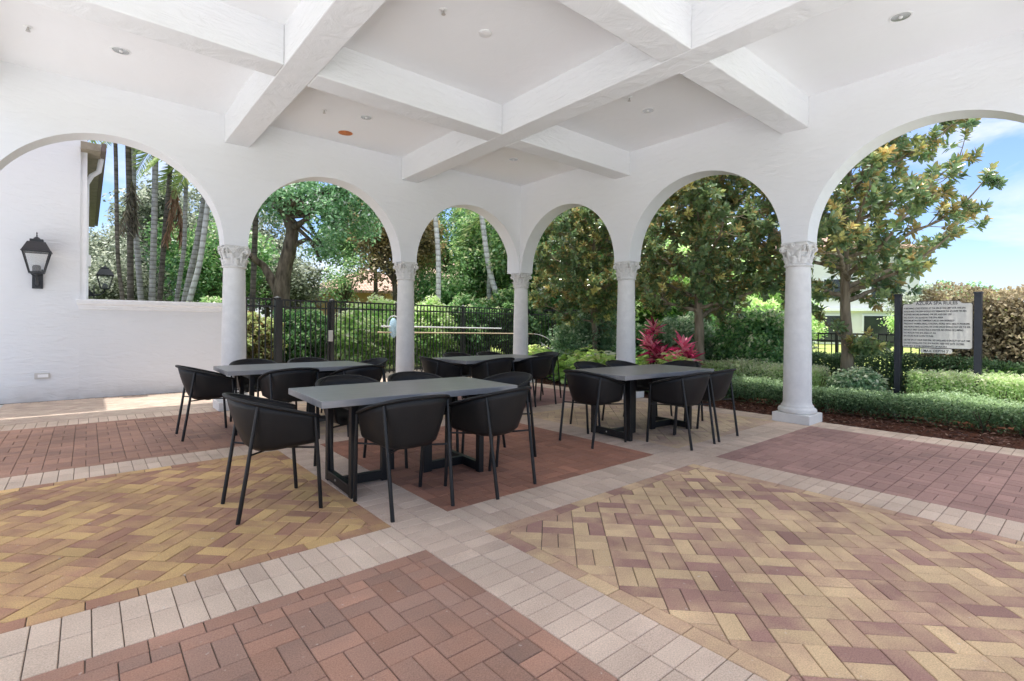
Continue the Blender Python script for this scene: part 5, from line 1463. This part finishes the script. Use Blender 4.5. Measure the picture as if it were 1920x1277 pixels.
def roof_mat(name, rgb):
    mt, nt, b_, out = new_mat(name)
    tc = nt.nodes.new('ShaderNodeTexCoord')
    w = nt.nodes.new('ShaderNodeTexWave'); w.inputs['Scale'].default_value = 1.6; w.bands_direction = 'X'; w.inputs['Distortion'].default_value = 0.6
    w2 = nt.nodes.new('ShaderNodeTexWave'); w2.inputs['Scale'].default_value = 1.3; w2.bands_direction = 'Y'; w2.inputs['Distortion'].default_value = 0.6
    n_ = nt.nodes.new('ShaderNodeTexNoise'); n_.inputs['Scale'].default_value = 6
    for q in (w, w2, n_): lk(nt, tc.outputs['Object'], q.inputs['Vector'])
    a = nt.nodes.new('ShaderNodeMath'); a.operation = 'ADD'; lk(nt, w.outputs['Fac'], a.inputs[0]); lk(nt, w2.outputs['Fac'], a.inputs[1])
    a2 = nt.nodes.new('ShaderNodeMath'); a2.operation = 'ADD'; lk(nt, a.outputs[0], a2.inputs[0]); lk(nt, n_.outputs['Fac'], a2.inputs[1])
    r = nt.nodes.new('ShaderNodeValToRGB'); r.color_ramp.elements[0].position = 0.2; r.color_ramp.elements[1].position = 1.0
    r.color_ramp.elements[0].color = (*[c * 0.55 for c in rgb], 1); r.color_ramp.elements[1].color = (*[min(1, c * 1.15) for c in rgb], 1)
    mr = nt.nodes.new('ShaderNodeMath'); mr.operation = 'MULTIPLY'; mr.inputs[1].default_value = 0.4
    lk(nt, a2.outputs[0], mr.inputs[0]); lk(nt, mr.outputs[0], r.inputs['Fac']); lk(nt, r.outputs['Color'], b_.inputs['Base Color']); b_.inputs['Roughness'].default_value = 0.9
    bp = nt.nodes.new('ShaderNodeBump'); bp.inputs['Distance'].default_value = 0.08; lk(nt, a.outputs[0], bp.inputs['Height']); lk(nt, bp.outputs['Normal'], b_.inputs['Normal'])
    return mt
M['rooftile'] = roof_mat('roof_tile', s2l((216, 180, 158)))
hb = at(600, 560, 27); hb.z = 0
vh = empty('house', (hb.x, hb.y, 0), R(-8)); tag(vh, 'beige single storey house with a terracotta tile roof behind the fence', 'house')
m = MB(); m.box((3.4, 4, 1.55), (6.8, 8, 3.1)); m.build('wall', M['beige'], vh)
m = MB(); m.box((9.6, 5.4, 1.9), (6.4, 9, 3.8)); m.build('wall', M['beige'], vh)
m = MB(); tiled_roof(m, 0, 6.8, 0, 8, 3.05, 1.75); m.build('roof', M['rooftile'], vh)
m = MB(); tiled_roof(m, 6.4, 12.8, 0.9, 9.9, 3.8, 2.2); m.build('roof', M['rooftile'], vh)
for (x, w) in ((1.5, 1.1), (4.6, 1.4), (8.6, 1.3), (11.0, 1.3)):
    y = -0.02 if x < 6 else 0.88
    m = MB(); m.box((x, y, 1.6), (w, 0.08, 1.3)); f = m.build('window', M['trim'], vh)
    m = MB(); m.box((x, y - 0.03, 1.6), (w - 0.16, 0.05, 1.14)); m.build('pane', M['glass'], f)
wb = at(1590, 650, 40); wb.z = 0
wh = empty('house', (wb.x, wb.y, 0), R(-50)); tag(wh, 'large white two storey house across the lawn behind the biggest magnolia', 'house')
m = MB(); m.box((-1.5, 5, 3.75), (13, 10, 7.5)); m.build('wall', M['farwhite'], wh)
m = MB(); m.box((-7.2, 2.5, 2.2), (3.0, 9.0, 4.4)); m.build('wing', M['farwhite'], wh)
m = MB(); tiled_roof(m, -8, 5, 0, 10, 7.5, 2.0); m.build('roof', M['rooftile'], wh)
for (x, z, w, h2) in ((-4.6, 1.2, 1.6, 1.9), (-1.2, 1.1, 2.2, 2.1), (2.2, 1.1, 2.2, 2.1), (-4.6, 4.3, 1.2, 1.5), (-1.2, 4.3, 1.2, 1.5), (2.2, 4.3, 1.2, 1.5)):
    m = MB(); m.box((x, -0.03, z + 0.1), (w + 0.24, 0.10, h2 + 0.24)); f = m.build('window', M['trim'], wh)
    m = MB(); m.box((x, -0.09, z + 0.1), (w, 0.05, h2)); m.build('pane', M['glass'], f)
m = MB(); m.box((-1.5, -0.15, 2.75), (13.2, 0.30, 0.22)); m.build('string_course', M['trim'], wh)

# ------------------------------------------------------------------ daylight
w = bpy.data.worlds.new('World'); scene.world = w; w.use_nodes = True
nt = w.node_tree; bg = nt.nodes['Background']
SUN_DIR = Vector((0.14, -0.03, -1.0)).normalized()       # the way the light travels
elev = math.asin(-SUN_DIR.z)
sky = nt.nodes.new('ShaderNodeTexSky'); sky.sky_type = 'NISHITA'; sky.sun_disc = False
sky.sun_elevation = elev; sky.sun_rotation = math.atan2(-SUN_DIR.x, -SUN_DIR.y)
sky.air_density = 1.0; sky.dust_density = 1.2; sky.ozone_density = 1.4
tc = nt.nodes.new('ShaderNodeTexCoord')
mp = nt.nodes.new('ShaderNodeMapping'); mp.inputs['Scale'].default_value = (1.0, 1.0, 2.6); mp.inputs['Location'].default_value = (0.35, 0.1, 0.0)
lk(nt, tc.outputs['Generated'], mp.inputs['Vector'])
cn = nt.nodes.new('ShaderNodeTexNoise'); cn.inputs['Scale'].default_value = 3.2; cn.inputs['Detail'].default_value = 7; cn.inputs['Roughness'].default_value = 0.55; cn.inputs['Distortion'].default_value = 0.4
lk(nt, mp.outputs['Vector'], cn.inputs['Vector'])
cr = nt.nodes.new('ShaderNodeMapRange'); cr.inputs['From Min'].default_value = 0.50; cr.inputs['From Max'].default_value = 0.70; cr.inputs['To Max'].default_value = 0.9
lk(nt, cn.outputs['Fac'], cr.inputs['Value'])
# whiter towards the horizon
sp = nt.nodes.new('ShaderNodeSeparateXYZ'); lk(nt, tc.outputs['Generated'], sp.inputs['Vector'])
hz = nt.nodes.new('ShaderNodeMapRange'); hz.inputs['From Min'].default_value = 0.0; hz.inputs['From Max'].default_value = 0.13; hz.inputs['To Min'].default_value = 0.5; hz.inputs['To Max'].default_value = 0.0
lk(nt, sp.outputs['Z'], hz.inputs['Value'])
mx_ = nt.nodes.new('ShaderNodeMath'); mx_.operation = 'MAXIMUM'; lk(nt, cr.outputs['Result'], mx_.inputs[0]); lk(nt, hz.outputs['Result'], mx_.inputs[1])
mk = nt.nodes.new('ShaderNodeMix'); mk.data_type = 'RGBA'
CLOUD = 4.6
up = nt.nodes.new('ShaderNodeMapRange'); up.inputs['From Min'].default_value = 0.42; up.inputs['From Max'].default_value = 0.75; up.inputs['To Min'].default_value = 0.0; up.inputs['To Max'].default_value = 0.85
lk(nt, sp.outputs['Z'], up.inputs['Value'])
mx2 = nt.nodes.new('ShaderNodeMath'); mx2.operation = 'MAXIMUM'; lk(nt, mx_.outputs[0], mx2.inputs[0]); lk(nt, up.outputs['Result'], mx2.inputs[1]); mx_ = mx2
cb_ = nt.nodes.new('ShaderNodeMapRange'); cb_.inputs['From Min'].default_value = 0.42; cb_.inputs['From Max'].default_value = 0.85; cb_.inputs['To Min'].default_value = 1.0; cb_.inputs['To Max'].default_value = 3.1  # cloud overhead, out of view, brightened as added fill light
lk(nt, sp.outputs['Z'], cb_.inputs['Value'])
cs_ = nt.nodes.new('ShaderNodeVectorMath'); cs_.operation = 'SCALE'; cs_.inputs[0].default_value = (CLOUD, CLOUD * 1.01, CLOUD * 1.03); lk(nt, cb_.outputs['Result'], cs_.inputs['Scale'])
lk(nt, mx_.outputs[0], mk.inputs['Factor']); tint = nt.nodes.new('ShaderNodeVectorMath'); tint.operation = 'MULTIPLY'; tint.inputs[1].default_value = (0.80, 0.89, 1.10); lk(nt, sky.outputs['Color'], tint.inputs[0]); lk(nt, tint.outputs['Vector'], mk.inputs['A']); lk(nt, cs_.outputs['Vector'], mk.inputs['B'])
lk(nt, mk.outputs['Result'], bg.inputs['Color']); bg.inputs['Strength'].default_value = 0.255
sl_ = bpy.data.lights.new('sun', 'SUN'); sl_.energy = 5.0; sl_.angle = R(0.55); sl_.color = (1.0, 0.975, 0.94)
so_ = bpy.data.objects.new('sun', sl_); col.objects.link(so_); so_.location = (0, 0, 20)
so_.rotation_euler = SUN_DIR.to_track_quat('-Z', 'Y').to_euler()

scene.view_settings.view_transform = 'Standard'; scene.view_settings.look = 'None'
scene.view_settings.exposure = 0.0; scene.view_settings.gamma = 1.0
scene.render.engine = 'CYCLES'
c = scene.cycles
c.max_bounces = 9; c.diffuse_bounces = 6; c.glossy_bounces = 4; c.transmission_bounces = 6; c.transparent_max_bounces = 12
c.sample_clamp_indirect = 8.0; c.use_denoising = True
